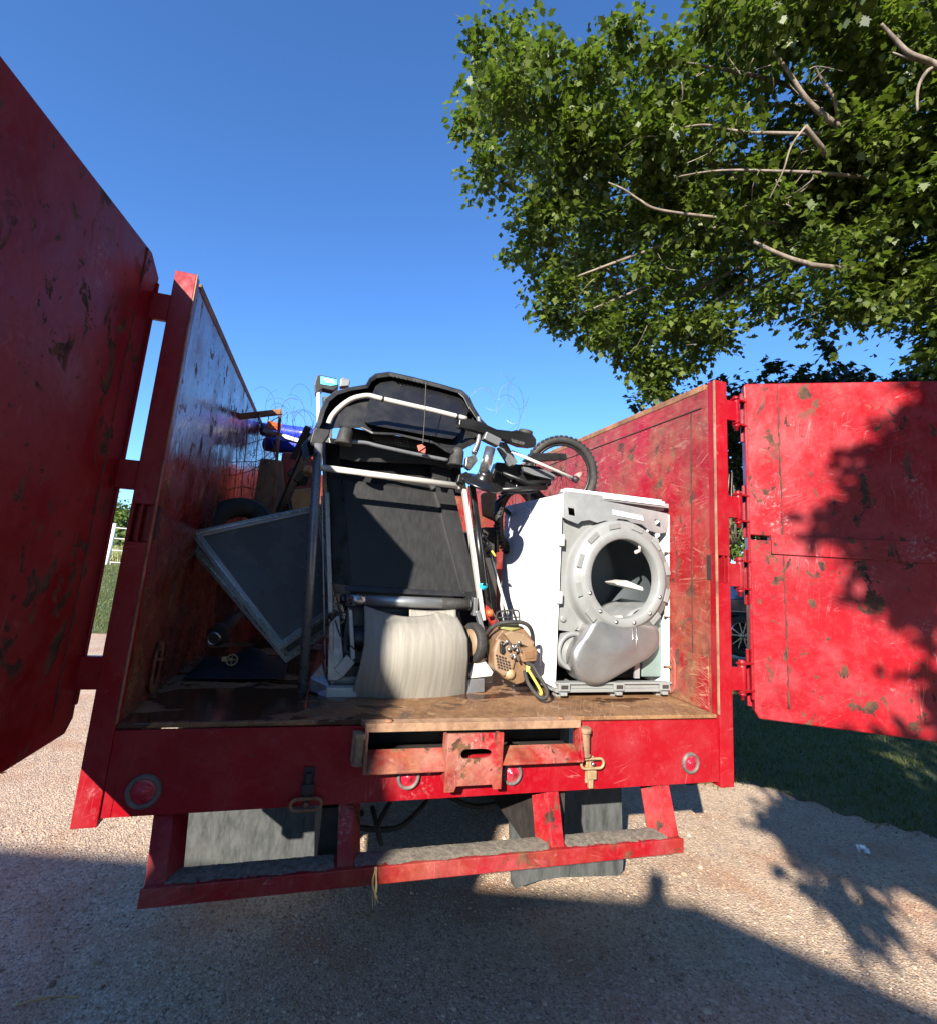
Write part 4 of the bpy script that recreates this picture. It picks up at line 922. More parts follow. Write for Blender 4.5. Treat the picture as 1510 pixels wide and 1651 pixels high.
# ---------------------------------------------------------------- two framed glass doors leaning at the left
def frame_door(pts, y, lab, nm='storm_door'):
    t_ = thing(nm, lab, 'door', tuple(P(*pts[2], y[2])), 'framed glass doors leaning together')
    q = [P(*p, yy) for p, yy in zip(pts, y)]
    nn = (q[1]-q[0]).cross(q[2]-q[1]).normalized()
    if nn.y > 0: nn = -nn
    c = sum(q, Vector())/4
    def ins(d): 
        o = []
        for i in range(4):
            a = q[i-1]-q[i]; b_ = q[(i+1) % 4]-q[i]; a.normalize(); b_.normalize(); s = a.cross(b_).length
            o.append(q[i]+(a+b_)*d/max(s, .3))
        return o
    i1 = ins(.035); b = MB(); b.prism([p+nn*.0 for p in q], -nn*.028, [i1]); f = b.build('frame', M['alu_dark'], t_, bevel=.003)
    o1 = ins(.010); b = MB(); b.prism([p+nn*.006 for p in o1], -nn*.006, [[p+nn*.006 for p in ins(.020)]]); b.build('frame_bead', M['chrome'], f, bevel=.001)
    b = MB(); b.prism([p-nn*.010 for p in ins(.032)], -nn*.006); b.build('glass_pane', M['glass_panel'], t_)
    b = MB()
    for p in (q[0]*.97+q[2]*.03, q[3]*.97+q[1]*.03): b.lathe([(.001,.005),(.005,.004),(.006,-.002)], p, nn, 8)
    b.build('screw', M['chrome'], f)
    return t_
frame_door([(304,857), (520,812), (545,985), (451,1050)], (.62,.72,.62,.50), 'front framed door with dark glass leaning behind the treadmill')
frame_door([(297,875), (505,830), (560,1000), (462,1069)], (.68,.78,.70,.57), 'rear framed door mostly hidden behind the front glass door')

# ---------------------------------------------------------------- rusty wire grille
gr = thing('wire_grille', 'bent rusty frame with loose wire mesh against the left wall', 'grille', tuple(P(360,850,1.2)))
ya = 1.25
b = MB()
b.bar(P(369,673,ya), P(354,846,ya), .035, .03, (0,1,0)); b.bar(P(367,674,ya), P(455,664,ya+.03), .035, .03, (0,1,0)); b.bar(P(452,664,ya+.03), P(440,830,ya+.05), .018, .02, (0,1,0))
b.build('frame', M['rust'], gr, bevel=.003)
b = MB()
for k in range(4):
    f = (k+.9)/5; b.tube(smooth_path([P(369+84*f+random.uniform(-2,2), 668-f*3, ya), P(366+80*f+random.uniform(-3,3), 720, ya-.02*random.random()), P(362+82*f+random.uniform(-4,4), 770, ya+.02), P(358+78*f, 838, ya)]), .0028, 6)
for k in range(7):
    v = 700+k*23; b.tube(smooth_path([P(367-k*1.8, v, ya), P(395+random.uniform(-4,4), v-5+random.uniform(-4,4), ya-.02), P(420+random.uniform(-4,4), v-10+random.uniform(-7,7), ya+.01), P(449-k*1.5, v-22-k*3+random.uniform(-6,6), ya+.02)]), .0026, 6)
b.build('mesh', M['rust'], gr)
def coil(c0, c1, loops, r, thick, yy, mat_, lab, nm='loose_wire', seed=0, jit=12):
    rr = random.Random(seed); b = MB()
    for k in range(loops):
        u = rr.uniform(c0[0], c1[0]); v = rr.uniform(c0[1], c1[1]); a0 = rr.uniform(0, 6.28); span = rr.uniform(1.6, 4.2); R0 = rr.uniform(r*.5, r); yv = yy+rr.uniform(-.12, .12)
        pts = []
        for q in range(9):
            a = a0+span*q/8; g = 1+.5*q/8; pts.append(P(u+R0*math.cos(a)*g*.7, v+R0*math.sin(a)*g, yv+.02*q))
        b.tube(smooth_path(pts, 3), thick, 5)
    o = b.build(nm, mat_, recalc=False); return tag(o, lab, 'wire', 'tangled loose wires')
coil((372,690), (440,790), 26, 38, .0011, 1.2, M['wire'], 'dark springy wire tangled in the rusty wire grille', seed=3)
coil((470,668), (505,730), 16, 34, .0011, .9, M['wire'], 'dark curly wire springing up left of the treadmill console', seed=5)
coil((410,640), (490,690), 5, 40, .0007, .9, M['wire'], 'few thin dark wire loops against the sky at left', seed=9)
coil((432,655), (505,688), 6, 36, .0009, .8, M['wire_pale'], 'pale shiny wire curls against the sky left of the console', seed=11)
coil((765,625), (830,665), 6, 40, .0009, .7, M['wire_pale'], 'pale shiny wire curls above the curved black arm', seed=21)
coil((770,630), (840,670), 3, 34, .0007, .7, M['wire'], 'thin dark wire loops above the curved black arm', seed=22)

# ---------------------------------------------------------------- the rest of the junk
t_ = thing('gym_post', 'grey and white machine post with a cyan label on its black head', 'machine post', tuple(P(525,800,.8)))
b = MB(); b.bar(P(528,640,.75), P(528,900,.85), .05, .045, (0,1,0)); b.build('post', M['grey_metal'], t_, bevel=.004)
b = MB(); b.bar(P(513,633,.72), P(514,690,.74), .02, .04, (0,1,0)); b.build('post_strip', M['white_metal'], t_, bevel=.003)
hd = slabpoly([(507,620),(511,606),(516,604),(543,610),(546,624),(538,630),(520,626),(512,634),(508,634)], .70, .07, 'head', M['blk'], t_)
slabpoly([(517,606),(543,611.5),(544,620),(534,622),(517,619)], .697, .004, 'label', simple('cyan_white_label', (.10,.50,.62), .4, 0, .5, 25), hd, 0)
slabpoly([(521,609),(536,612),(541,618),(526,616)], .694, .003, 'label_mark', simple('white_print', (.75,.8,.8), .4), hd, 0)
hd2 = slabpoly([(549,611),(554,608),(565,613),(563,622),(548,623)], .72, .05, 'bracket', M['alu_dark'], t_)
b = MB(); b.bar(P(505,700,.72), P(452,826,.85), .05, .02, (0,0,1)); b.bar(P(498,688,.72), P(474,740,.78), .035, .05, (0,1,0)); o = b.build('bent_bracket', M['blk'], bevel=.004, loc=P(480,760,.8)); tag(o, 'scratched black steel strap slanting left of the treadmill upright', 'strap')
b = MB(); b.tube(smooth_path([P(470,830,.85), P(466,800,.85), P(474,783,.85), P(490,778,.85)]), .014, 12); b.tube([P(462,826,.80), P(512,880,.75), P(540,910,.72)], .011, 12); o = b.build('bent_tube', M['blk'], loc=P(470,830,.85)); tag(o, 'thin black bent tube crossing the glass door top', 'tube')
b = MB(); b.cbox(P(477,765,.80), (.07,.05,.06), (.2,.6,.3)); b.cbox(P(487,774,.82), (.05,.05,.05), (0,.2,.5)); o = b.build('plastic_clamp', M['blk'], bevel=.006, loc=P(477,765,.8)); tag(o, 'small black plastic clamp beside the treadmill upright', 'clamp')
for (a, c, r, lab) in (((425,692,2.2), (510,704,2.0), .06, 'upper blue tube lying far back in the truck'), ((430,716,2.1), (505,722,1.9), .06, 'lower blue tube lying far back in the truck')):
    b = MB(); p, q = P(*a), P(*c); b.tube([p, p*.75+q*.25, p*.5+q*.5, p*.25+q*.75, q], [r*.9, r, r, r, r*.95], 24); o = b.build('blue_tube', M['blue'], loc=p); tag(o, lab, 'tube', 'blue plastic tubes')
b = MB(); b.bar(P(426,694,2.0), P(500,716,1.85), .035, .03); o = b.build('white_rail', M['white_metal'], bevel=.003, loc=P(426,694,2)); tag(o, 'white metal rail lying across the blue tubes', 'rail')
b = MB(); b.cbox(P(442,687,1.9), (.10,.05,.06), (.2,.1,.2)); o = b.build('orange_block', M['orange'], bevel=.005, loc=P(442,687,1.9)); tag(o, 'small orange plastic block behind the rusty grille corner', 'plastic block')
def junk(pts, y, dy, m, nm, lab, cat, bev=.012):
    b = MB(); b.prism([P(u, v, y) for u, v in pts], (random.uniform(-.05,.05), dy, 0)); o = b.build(nm, m, bevel=bev, loc=P(*pts[0], y)); return tag(o, lab, cat)
junk([(455,728),(508,732),(508,905),(440,905),(445,800)], 1.7, .5, M['darkred'], 'plastic_tub', 'dark red plastic tub behind the black strap', 'tub')
junk([(476,748),(503,750),(504,762),(480,760)], 1.1, .25, M['wood'], 'board', 'yellowish board end glimpsed left of the treadmill upright', 'board')
junk([(420,738),(455,742),(462,838),(405,832)], 1.55, .2, M['cream'], 'dusty_sheet', 'dusty pale plastic sheet behind the rusty grille', 'panel')
junk([(462,790),(505,786),(506,830),(470,838)], 1.0, .2, M['wood'], 'board', 'brown board beside the dusty panel behind the treadmill', 'board')
junk([(775,795),(800,790),(800,840),(778,830)], 1.2, .1, M['wood'], 'cardboard', 'torn tan cardboard scrap between treadmill and dryer', 'cardboard')
# dark blocks added deep in the bed so the gaps stay dark
junk([(540,800),(730,800),(735,1060),(540,1060)], 1.15, .55, M['blk'], 'dark_filler', 'black block added to darken the gaps right behind the folded treadmill', 'dark_filler')
junk([(400,850),(520,845),(520,1000),(395,1000)], 1.9, .5, M['oily'], 'brown_filler', 'brown block added to darken the gap behind the framed glass doors', 'box')
junk([(690,870),(800,850),(800,1010),(700,1010)], 1.9, .6, M['rubber'], 'bin', 'dark block added to darken the gap between treadmill and dryer', 'bin')
# tyre and axle parts in the dark left corner
ty = thing('car_tyre', 'black tyre lying behind the glass doors by the left wall', 'tyre', tuple(P(385,835,1.0)))
b = MB(); b.tube(circle(P(385,850,1.05), (1,.3,0), (0,.5,1), .13, .13, 40), .055, 14, closed=True); b.build('tread', M['rubber'], ty)
sh = thing('drive_shaft', 'greasy axle shaft with two bright steel collars in the dark corner', 'axle shaft', tuple(P(343,1033,.75)))
p, q = P(345,1030,.72), P(392,985,1.1); d = (q-p)
b = MB(); b.tube([p, q], .028, 16); b.tube([p+d*.08, p+d*.2], .05, 20); b.build('shaft', M['void'], sh)
for f, r in ((.0, .028), (.16, .036)):
    b = MB(); c = p+d*f; dd = d.normalized(); a = dd.cross(Vector((0,0,1))).normalized(); b.tube(circle(c, a, a.cross(dd), r, r, 28), .006, 8, closed=True); b.build('collar', M['chrome'], sh)
vv = thing('valve_wheel', 'small pale valve handwheel on the bed floor in the dark corner', 'handwheel', tuple(P(373,1064,.7)))
c = P(374,1064,.7); b = MB(); b.tube(circle(c, (1,0,0), (0,.2,1), .024, .024, 24), .0035, 8, closed=True); b.tube([c-Vector((.024,0,0)), c+Vector((.024,0,0))], .003, 6); b.tube([c-Vector((0,0,.024)), c+Vector((0,0,.024))], .003, 6); b.build('wheel_rim', M['brass'], vv)
b = MB(); b.tube([c, c+Vector((-.06,.05,0))], .008, 10); b.cbox(c+Vector((-.03,.02,0)), (.03,.02,.02)); b.build('stem', M['brass'], vv)
b = MB(); b.grid(lambda u, v: Vector((-1.12+.42*u, .55+.5*v, .012+.06*math.sin(math.pi*u)*math.sin(math.pi*v)*(1+.5*math.sin(9*u+4*v)))), 22, 22); o = b.build('blue_bag', simple('dark_blue_cloth', (.008,.010,.022), .8), recalc=False, loc=(-1, .8, 0)); tag(o, 'crumpled dark blue cloth bag in the left floor corner', 'bag')
# things between treadmill and dryer
bt = thing('black_pole', 'glossy black tube with a bright cyan end cap beside the treadmill', 'tube', tuple(P(779,945,.30)))
b = MB(); b.tube([P(762,800,.50), P(779,945,.31)], .016, 16); b.build('tube', M['blk_gloss'], bt)
b = MB(); b.lathe([(.001,.006),(.017,.006),(.0185,.002),(.0185,-.012)], P(779,945,.31), (.1,-1,-.3), 24); b.build('end_cap', M['cyan'], bt)
b = MB(); b.tube([P(786,880,.75), P(800,930,.6), P(818,990,.42)], .007, 10); o = b.build('pale_rod', M['white_metal'], loc=P(786,880,.75)); tag(o, 'pale thin rod rising behind the chainsaw guard', 'rod')
b = MB(); b.tube([P(768,965,.50), P(788,990,.42), P(800,1010,.38)], .022, 14); o = b.build('red_handle', M['darkred'], loc=P(768,965,.5)); tag(o, 'dark red tubular handle between treadmill and chainsaw', 'handle')
b = MB(); b.lathe([(.001,0),(.012,0),(.018,.03),(.001,.034)], P(790,994,.36), (-.4,-.3,1), 14); o = b.build('orange_grip', M['orange'], loc=P(790,994,.36)); tag(o, 'orange grip tip just left of the chainsaw guard', 'grip')
b = MB(); b.cbox(P(783,885,.62), (.05,.05,.035), (.2,.3,.2)); b.cbox(P(790,893,.60), (.03,.03,.03), (.2,.6,.2)); o = b.build('motor_bracket', M['void'], bevel=.004, loc=P(783,885,.62)); tag(o, 'dark grimy bracket between treadmill and dryer side', 'bracket')
b = MB(); b.tube([P(792,888,.57), P(798,897,.56)], .006, 8); o = b.build('yellow_hose_end', M['yellow'], loc=P(792,888,.57)); tag(o, 'tiny yellow hose end on the grimy bracket', 'hose')
junk([(778,850),(800,850),(800,1000),(782,1000)], .95, .1, M['void'], 'steel_plate', 'dark steel plate standing behind the black pole', 'plate')
b = MB()
for k in range(9):
    b.tube(smooth_path([P(606+random.uniform(-2,2), 1398, -.152), P(604+random.uniform(-4,5), 1425, -.157), P(606+random.uniform(-6,6), 1450+random.uniform(-10,20), -.155)]), .0012, 5)
o = b.build('straw_tuft', simple('dry_straw', (.50,.34,.14), .8), recalc=False, loc=P(606,1400,-.15)); tag(o, 'tuft of dry straw caught on the bumper front edge', 'straw')

# litter on the drive
b = MB(); b.tube(smooth_path([Pz(25,1622,GZ+.012), Pz(60,1612,GZ+.02), Pz(95,1607,GZ+.014), Pz(125,1608,GZ+.012)]), [.004]*10+[.003]*9, 6); o = b.build('stick', M['wood'], loc=Pz(25,1622,GZ)); tag(o, 'pale dry stick lying on the gravel at the bottom left', 'stick')
b = MB(); b.tube(smooth_path([Pz(575,1465,GZ+.012), Pz(588,1477,GZ+.02), Pz(602,1482,GZ+.012)]), .0025, 6); o = b.build('stick', M['wood'], loc=Pz(575,1465,GZ)); tag(o, 'small thin twig on the shaded gravel below the straw tuft', 'stick')
b = MB(); b.grid(lambda u, v: Pz(1378+20*u+5*v, 1361+13*v+3*u, GZ+.012+.018*math.sin(5*u)*math.sin(4*v+1)), 8, 6); o = b.build('paper_scrap', M['white'], recalc=False, loc=Pz(1388,1368,GZ)); tag(o, 'small white paper scrap at the lawn edge on the right', 'paper')

# ---------------------------------------------------------------- trees
LEAF = []
for k in range(10):                                   # lobed outline of an oak / maple leaf, one half then mirrored
    pass
half = [(0,0), (.05,.10), (.20,.14), (.13,.24), (.40,.30), (.30,.42), (.50,.62), (.26,.60), (.22,.74), (.12,.80), (0,1.0)]
out = [(x, y) for x, y in half] + [(-x, y) for x, y in reversed(half[1:-1])]
out = np.array(out)*np.array([.85,1.0]); LN = len(out)
def leaves(name, cent, dirs, size, mat, parent=None, simple_leaf=False, droop=.5):
    """cent (n,3), one leaf each"""
    n = len(cent); o = out if not simple_leaf else np.array([(0,0),(.28,.35),(.22,.7),(0,1.0),(-.22,.7),(-.28,.35)]); m = len(o)
    sz = size*rng.uniform(.6, 1.25, n)
    yaw = rng.uniform(0, 2*np.pi, n); pit = rng.normal(-.35*droop*2, .45, n); rol = rng.normal(0, .5, n)
    fwd = np.stack([np.cos(yaw)*np.cos(pit), np.sin(yaw)*np.cos(pit), np.sin(pit)], 1)
    if dirs is not None: fwd = fwd*.75+dirs*.6; fwd /= np.linalg.norm(fwd, axis=1)[:, None]
    side = np.cross(fwd, [0,0,1.0]); side /= np.linalg.norm(side, axis=1)[:, None]+1e-9; nor = np.cross(side, fwd)
    s2 = side*np.cos(rol)[:, None]+nor*np.sin(rol)[:, None]; n2 = np.cross(s2, fwd)
    X = o[:, 0][None, :, None]; Y = o[:, 1][None, :, None]; fold = .25*np.abs(o[:, 0])[None, :, None]+.18*(o[:, 1]**2)[None, :, None]*-1
    V = cent[:, None, :]+(s2[:, None, :]*X+fwd[:, None, :]*Y+n2[:, None, :]*fold)*sz[:, None, None]
    V = V.reshape(-1, 3); me = bpy.data.meshes.new(name)
    org = ORIG[parent.name] if parent else Vector((0,0,0)); V = V-np.array(org)
    me.vertices.add(n*m); me.vertices.foreach_set('co', V.ravel()); me.loops.add(n*m); me.loops.foreach_set('vertex_index', np.arange(n*m, dtype=np.int32))
    me.polygons.add(n); me.polygons.foreach_set('loop_start', np.arange(0, n*m, m, dtype=np.int32)); me.polygons.foreach_set('loop_total', np.full(n, m, dtype=np.int32))
    me.update(calc_edges=True); me.validate()
    a = me.attributes.new('lv', 'FLOAT', 'FACE'); a.data.foreach_set('value', rng.random(n)); me.materials.append(mat)
    o_ = bpy.data.objects.new(name, me); COL.objects.link(o_)
    if parent: o_.parent = parent
    return o_
def inside(poly, x, y):
    c = False; n = len(poly)
    for i in range(n):
        x1, y1 = poly[i]; x2, y2 = poly[i-1]
        if (y1 > y) != (y2 > y) and x < (x2-x1)*(y-y1)/(y2-y1)+x1: c = not c
    return c
def cluster(c, r, n, flat=.45):
    """sprays of leaves: short twigs leaving the cluster centre, leaves along them"""
    pts = []; ds = []; tw = max(3, n//11)
    for k in range(tw):
        d = rng.normal(0, 1, 3); d[2] = d[2]*flat+.1; d /= np.linalg.norm(d); L = r*rng.uniform(.45, 1.15)
        base = np.array(c)+rng.normal(0, .18*r, 3)
        for j in range(11):
            t = .25+.8*j/11; p = base+d*L*t; p[2] -= .18*L*t*t
            pts.append(p+rng.normal(0, .05, 3)); ds.append(d)
    return np.array(pts), np.array(ds)
def crown(name, blobs, mat, size, parent, simple_leaf=False, flat=.45):
    A = []; Bd = []
    for c, r, n in blobs:
        p, d = cluster(c, r*random.uniform(.8,1.2), n, flat); A.append(p); Bd.append(d)
    return leaves(name, np.concatenate(A), np.concatenate(Bd), size, mat, parent, simple_leaf)
oak = thing('oak_tree', 'large leafy oak overhanging the truck on the right with bare pale limbs', 'tree', tuple(Pz(1900, 1100, GZ)))
crown_poly = [(745,180),(748,120),(775,60),(800,35),(850,32),(885,60),(925,75),(965,85),(985,32),(1010,40),(1030,85),(1070,75),(1110,35),(1150,-10),(1250,-60),(1700,-60),(1700,590),(1510,560),(1440,545),(1330,545),(1290,510),(1230,480),(1195,500),(1175,545),(1150,575),(1085,590),(1055,640),(1030,600),(985,560),(930,545),(885,530),(868,490),(905,470),(850,450),(825,420),(815,385),(825,340),(775,290),(765,240)]
blobs = []
def edge_near(x, y):
    return not all(inside(crown_poly, x+dx, y+dy) for dx, dy in ((35,0),(-35,0),(0,35),(0,-35)))
cnt = 0
while cnt < 300:
    u = random.uniform(735, 1690); v = random.uniform(-60, 640)
    if not inside(crown_poly, u, v): continue
    e = edge_near(u, v)
    if e and random.random() < .1: continue
    # thin the area of bare limbs
    if 1130 < u < 1330 and 80 < v < 330 and random.random() < .80: continue
    if 1400 < u < 1520 and 20 < v < 200 and random.random() < .7: continue
    dist = random.uniform(7.6, 9.0) if e or random.random() < .55 else random.uniform(9, 11.5)
    r = random.uniform(.26, .42) if e else random.uniform(.4, .62)
    blobs.append((tuple(Pd(u, v, dist)), r, 198 if e else 286)); cnt += 1
for u, v in ((1062,622),(1045,600),(1072,600),(1020,578),(1085,585),(1000,560),(960,540),(880,500),(900,520)): blobs.append((tuple(Pd(u, v, 8.2)), .28, 200))
crown('crown', blobs, M['leaf'], .112, oak)
back = []
while len(back) < 50:
    u = random.uniform(800, 1690); v = random.uniform(0, 560)
    if inside(crown_poly, u, v) and not edge_near(u, v) and inside(crown_poly, u-70, v) and inside(crown_poly, u, v-60): 
        if 1120 < u < 1340 and 90 < v < 300 and random.random() < .75: continue
        back.append((tuple(Pd(u, v, random.uniform(11.5, 13.5))), .9, 200))
crown('inner_leaves', back, M['leaf'], .15, oak)
tb = Vector(oak.location); tb.z = GZ
top = Pd(1560, 60, 10.0)
b = MB(); b.tube(smooth_path([tb, tb*.7+top*.3+Vector((.2,0,0)), tb*.35+top*.65, top]), [.42,.40,.38,.36,.35,.34,.33,.32,.31,.30,.29,.28,.27,.25,.24,.23,.2,.18,.15], 16); b.build('trunk', M['bark'], oak)
def limb(pts, r0, r1, nm='limb'):
    q = smooth_path([Pd(*p) for p in pts], 6); m = len(q); b = MB(); b.tube(q, [(r0+(r1-r0)*(i/(m-1))**.8)*.8 for i in range(m)], 9); b.build(nm, M['bark'], oak)
hub = (1560, 330, 9.6)
limb([hub, (1430,270,8.6), (1365,215,7.9), (1335,192,7.7), (1300,160,7.6), (1270,115,7.6), (1246,82,7.6)], .07, .018)
limb([(1366,216,7.9), (1335,250,7.8), (1322,235,7.6), (1297,203,7.5)], .045, .03)
limb([(1350,214,7.8), (1290,215,7.7), (1240,214,7.6), (1200,213,7.5), (1160,205,7.5), (1128,201,7.5), (1080,210,7.7)], .032, .012)
limb([(1440,290,8.6), (1340,280,7.7), (1290,277,7.5), (1230,275,7.4), (1180,274,7.4), (1136,277,7.4), (1090,285,7.6)], .03, .011)
limb([(1250,360,8.2), (1150,350,7.6), (1062,338,7.3), (1030,322,7.3), (1005,305,7.3), (980,294,7.4)], .03, .011)
limb([(1450,440,8.8), (1330,430,7.5), (1300,424,7.3), (1270,415,7.25), (1240,402,7.25), (1215,390,7.4)], .045, .025)
limb([(1600,180,9), (1530,120,7.6), (1500,100,7.4), (1465,85,7.3), (1440,60,7.3), (1420,38,7.3)], .05, .016)
limb([(1530,112,7.6), (1500,110,7.4), (1480,140,7.3), (1478,180,7.2)], .03, .012, 'twig')
limb([(1490,100,7.4), (1460,92,7.3), (1438,84,7.3)], .02, .008, 'twig')
limb([(1352,200,7.8), (1345,160,7.7), (1325,130,7.7), (1312,105,7.7)], .035, .012, 'twig')
limb([(1297,205,7.4), (1275,235,7.2), (1262,275,7.1), (1245,310,7.1), (1240,320,7.1)], .016, .006, 'twig')
for k in range(28):                                   # dead twigs around the bare limbs
    u = random.uniform(1090, 1330) if k < 18 else random.uniform(900, 1480); v = random.uniform(90, 330) if k < 18 else random.uniform(80, 560); du_ = random.uniform(-70, 60); dv = random.uniform(-50, 60); d0 = random.uniform(7.3, 7.9)
    limb([(u, v, d0), (u+du_*.5+random.uniform(-12,12), v+dv*.5+random.uniform(-12,12), d0), (u+du_, v+dv, d0+.1)], .010, .003, 'twig')
for k in range(26):                                   # inner branches linking the foliage
    c = random.choice(blobs)[0]; h = Pd(1480+random.uniform(-40,60), 300+random.uniform(-60,60), 9.6); c = Vector(c)
    b = MB(); q = smooth_path([h, h*.55+c*.45+Vector((0,0,random.uniform(-.3,.5))), c]); m = len(q); b.tube(q, [.06-.05*i/(m-1) for i in range(m)], 6); b.build('branch', M['bark'], oak)
# dark evergreen-looking tree behind the open door
dk = thing('dark_tree', 'dark-leaved tree close behind the open right door', 'tree', tuple(Pz(1380, 1010, GZ)))
blobs2 = []
for k in range(150):
    u = random.uniform(1110, 1720); v = random.uniform(585, 760)
    lim = 625 if u < 1180 else (600 if u < 1330 else 545)
    if v < lim+random.uniform(0, 15): v = lim+random.uniform(10, 60)
    if u < 1200 and v > 650 and random.random() < .3: continue
    blobs2.append((tuple(Pd(u, v, random.uniform(11.5, 14.5))), .55, 120))
for u, v in ((1030,655),(1050,650),(1082,640),(1160,612),(1245,600),(1325,560),(1345,575),(1240,592)): blobs2.append((tuple(Pd(u, v, 12)), .25, 44))
for k in range(60):
    blobs2.append((tuple(Pd(random.uniform(1150,1260), random.uniform(640,880), random.uniform(12,14))), .5, 120))
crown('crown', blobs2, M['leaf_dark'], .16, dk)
b = MB(); g0 = Vector(dk.location); b.tube([g0, g0+Vector((0,.2,2.5)), g0+Vector((.2,.4,6))], [.25,.2,.08], 12); b.build('trunk', M['bark'], dk)
bs = thing('shrub', 'sunlit green shrub seen between the hinges on the right', 'shrub', tuple(Pd(1185, 905, 10.5)))
crown('foliage', [(tuple(Pd(random.uniform(1160,1215), random.uniform(800,895), random.uniform(9.8,10.6))), .25, 66) for k in range(16)], M['leaf_bush'], .07, bs, True)
b = MB()
for k in range(9):
    u = random.uniform(1165,1200); b.tube([Pd(1185+random.uniform(-8,8), 900, 10.4), Pd(u, 840, 9.8), Pd(u+random.uniform(-15,15), 770+random.uniform(-10,30), 9.7)], [.02,.012,.005], 6)
b.build('stem', M['bark'], bs)
# hedge and trees beyond the fence on the left
for (u, v0, v1, dist, lab) in ((192, 812, 872, 27, 'sunny green bush beyond the white pipe fence'), (150, 800, 880, 30, 'second green bush further left beyond the pipe fence'), (250, 815, 880, 33, 'low green bush beyond the fence hidden by the truck')):
    h = thing('bush', lab, 'bush', tuple(Pd(u, v1, dist)))
    crown('foliage', [(tuple(Pd(u+random.uniform(-22,22), random.uniform(v0, v1), dist+random.uniform(-1,1))), .75, 110) for k in range(26)], M['leaf_bush'], .16, h, True)
    b = MB(); g = Vector(h.location); b.tube([g+Vector((0,0,-1.2)), g+Vector((0,0,1))], [.12,.05], 8); b.build('trunk', M['bark'], h)
# pipe fence
fa = Vector(P(172,912,14)); 
fpt = Px(172, 911, -7.4); fpt.z = gh(fpt.x, fpt.y)
fn = thing('pipe_fence', 'white pipe fence with four rails along the far lawn', 'fence', tuple(fpt))
fd = Vector((1, .12, 0)).normalized(); hF = 1.42
for k in range(-4, 5):
    g = fpt+fd*(k*2.6); g.z = gh(g.x, g.y); b = MB(); b.tube([g-Vector((0,0,.1)), g+Vector((0,0,hF))], .065, 12); b.build('post', M['white'], fn)
for hz in (.12, .52, .92, 1.28):
    b = MB(); pts = []
    for k in range(-8, 10): 
        g = fpt+fd*(k*1.3); pts.append(Vector((g.x, g.y, gh(g.x, g.y)+hz)))
    b.tube(pts, .024, 8); b.build('rail', M['white_metal'], fn)

# ---------------------------------------------------------------- parked car seen between the hinges
M['car'] = simple('dark_blue_car_paint', (.012,.016,.035), .15, 0, .1, 3, .0)
M['car_glass'] = simple('dark_car_glass', (.01,.012,.015), .05, 0, .1, 3, .0)
wc = Pd(1197, 1026, 10.6); wr = .36
car = thing('parked_car', 'dark blue car with silver spoked wheel parked beyond the open right door', 'car', (wc.x, wc.y, GZ))
cdv = Vector((.97, -.25, 0)).normalized(); cn = Vector((-cdv.y, cdv.x, 0)); gz = wc.z-wr; wc = Vector(wc)
def cq(l, w, h): return wc+cdv*l+cn*w+Vector((0,0,gz+h-wc.z))
side = [(-.95,.28),(-.98,.55),(-.90,.80),(-.55,.95),(.25,1.05),(.95,1.55),(2.2,1.58),(3.2,1.12),(3.55,1.02),(3.65,.6),(3.6,.28),(3.1,.25)]
arch = lambda c: [(c+.42*math.cos(a), .36+.42*math.sin(a)) for a in np.linspace(-.28, math.pi+.28, 13)]
so = side + arch(2.65) + arch(0.0)
b = MB(); b.prism([cq(l, 0, h) for l, h in so], cn*1.75); b.build('body', M['car'], car, bevel=.05)
b = MB(); b.prism([cq(l, -.01, h) for l, h in ((.45,1.08),(1.02,1.48),(2.1,1.51),(3.0,1.12))], cn*.012); b.build('window', M['car_glass'], car)
b = MB(); b.prism([cq(l, -.012, h) for l, h in ((.5,.33),(2.2,.33),(2.2,.36),(.5,.36))], cn*.012); b.prism([cq(l, -.010, h) for l, h in ((-.8,.78),(3.4,.80),(3.4,.81),(-.8,.79))], cn*.010); b.build('side_trim', M['chrome'], car)
for l in (0, 2.65):
    c = cq(l, .10, wr); b = MB(); b.lathe([(.25,-.1),(.33,-.11),(.36,-.08),(.36,.08),(.33,.11),(.25,.1)], c, cn, 40); w = b.build('wheel', M['rubber'], car)
    b = MB(); b.lathe([(.24,-.12),(.262,-.10),(.25,-.06),(.245,.06)], c, cn, 40); b.lathe([(.001,-.09),(.045,-.09),(.055,-.07)], c, cn, 16)
    for k in range(10):
        a = 2*math.pi*(k//2)/5+(.17 if k % 2 else -.17)+.3; a2 = 2*math.pi*(k//2)/5+(.26 if k % 2 else -.26)+.3
        f = lambda a, r: c-cn*.085+(cdv*math.cos(a)+Vector((0,0,1))*math.sin(a))*r
        b.bar(f(a, .04), f(a2, .245), .022, .02, cn)
    b.build('rim', M['chrome'], w)
    b = MB(); b.lathe([(.001,.02),(.2,.02),(.245,.06)], c, cn, 24); b.build('brake_disc', M['void'], w)

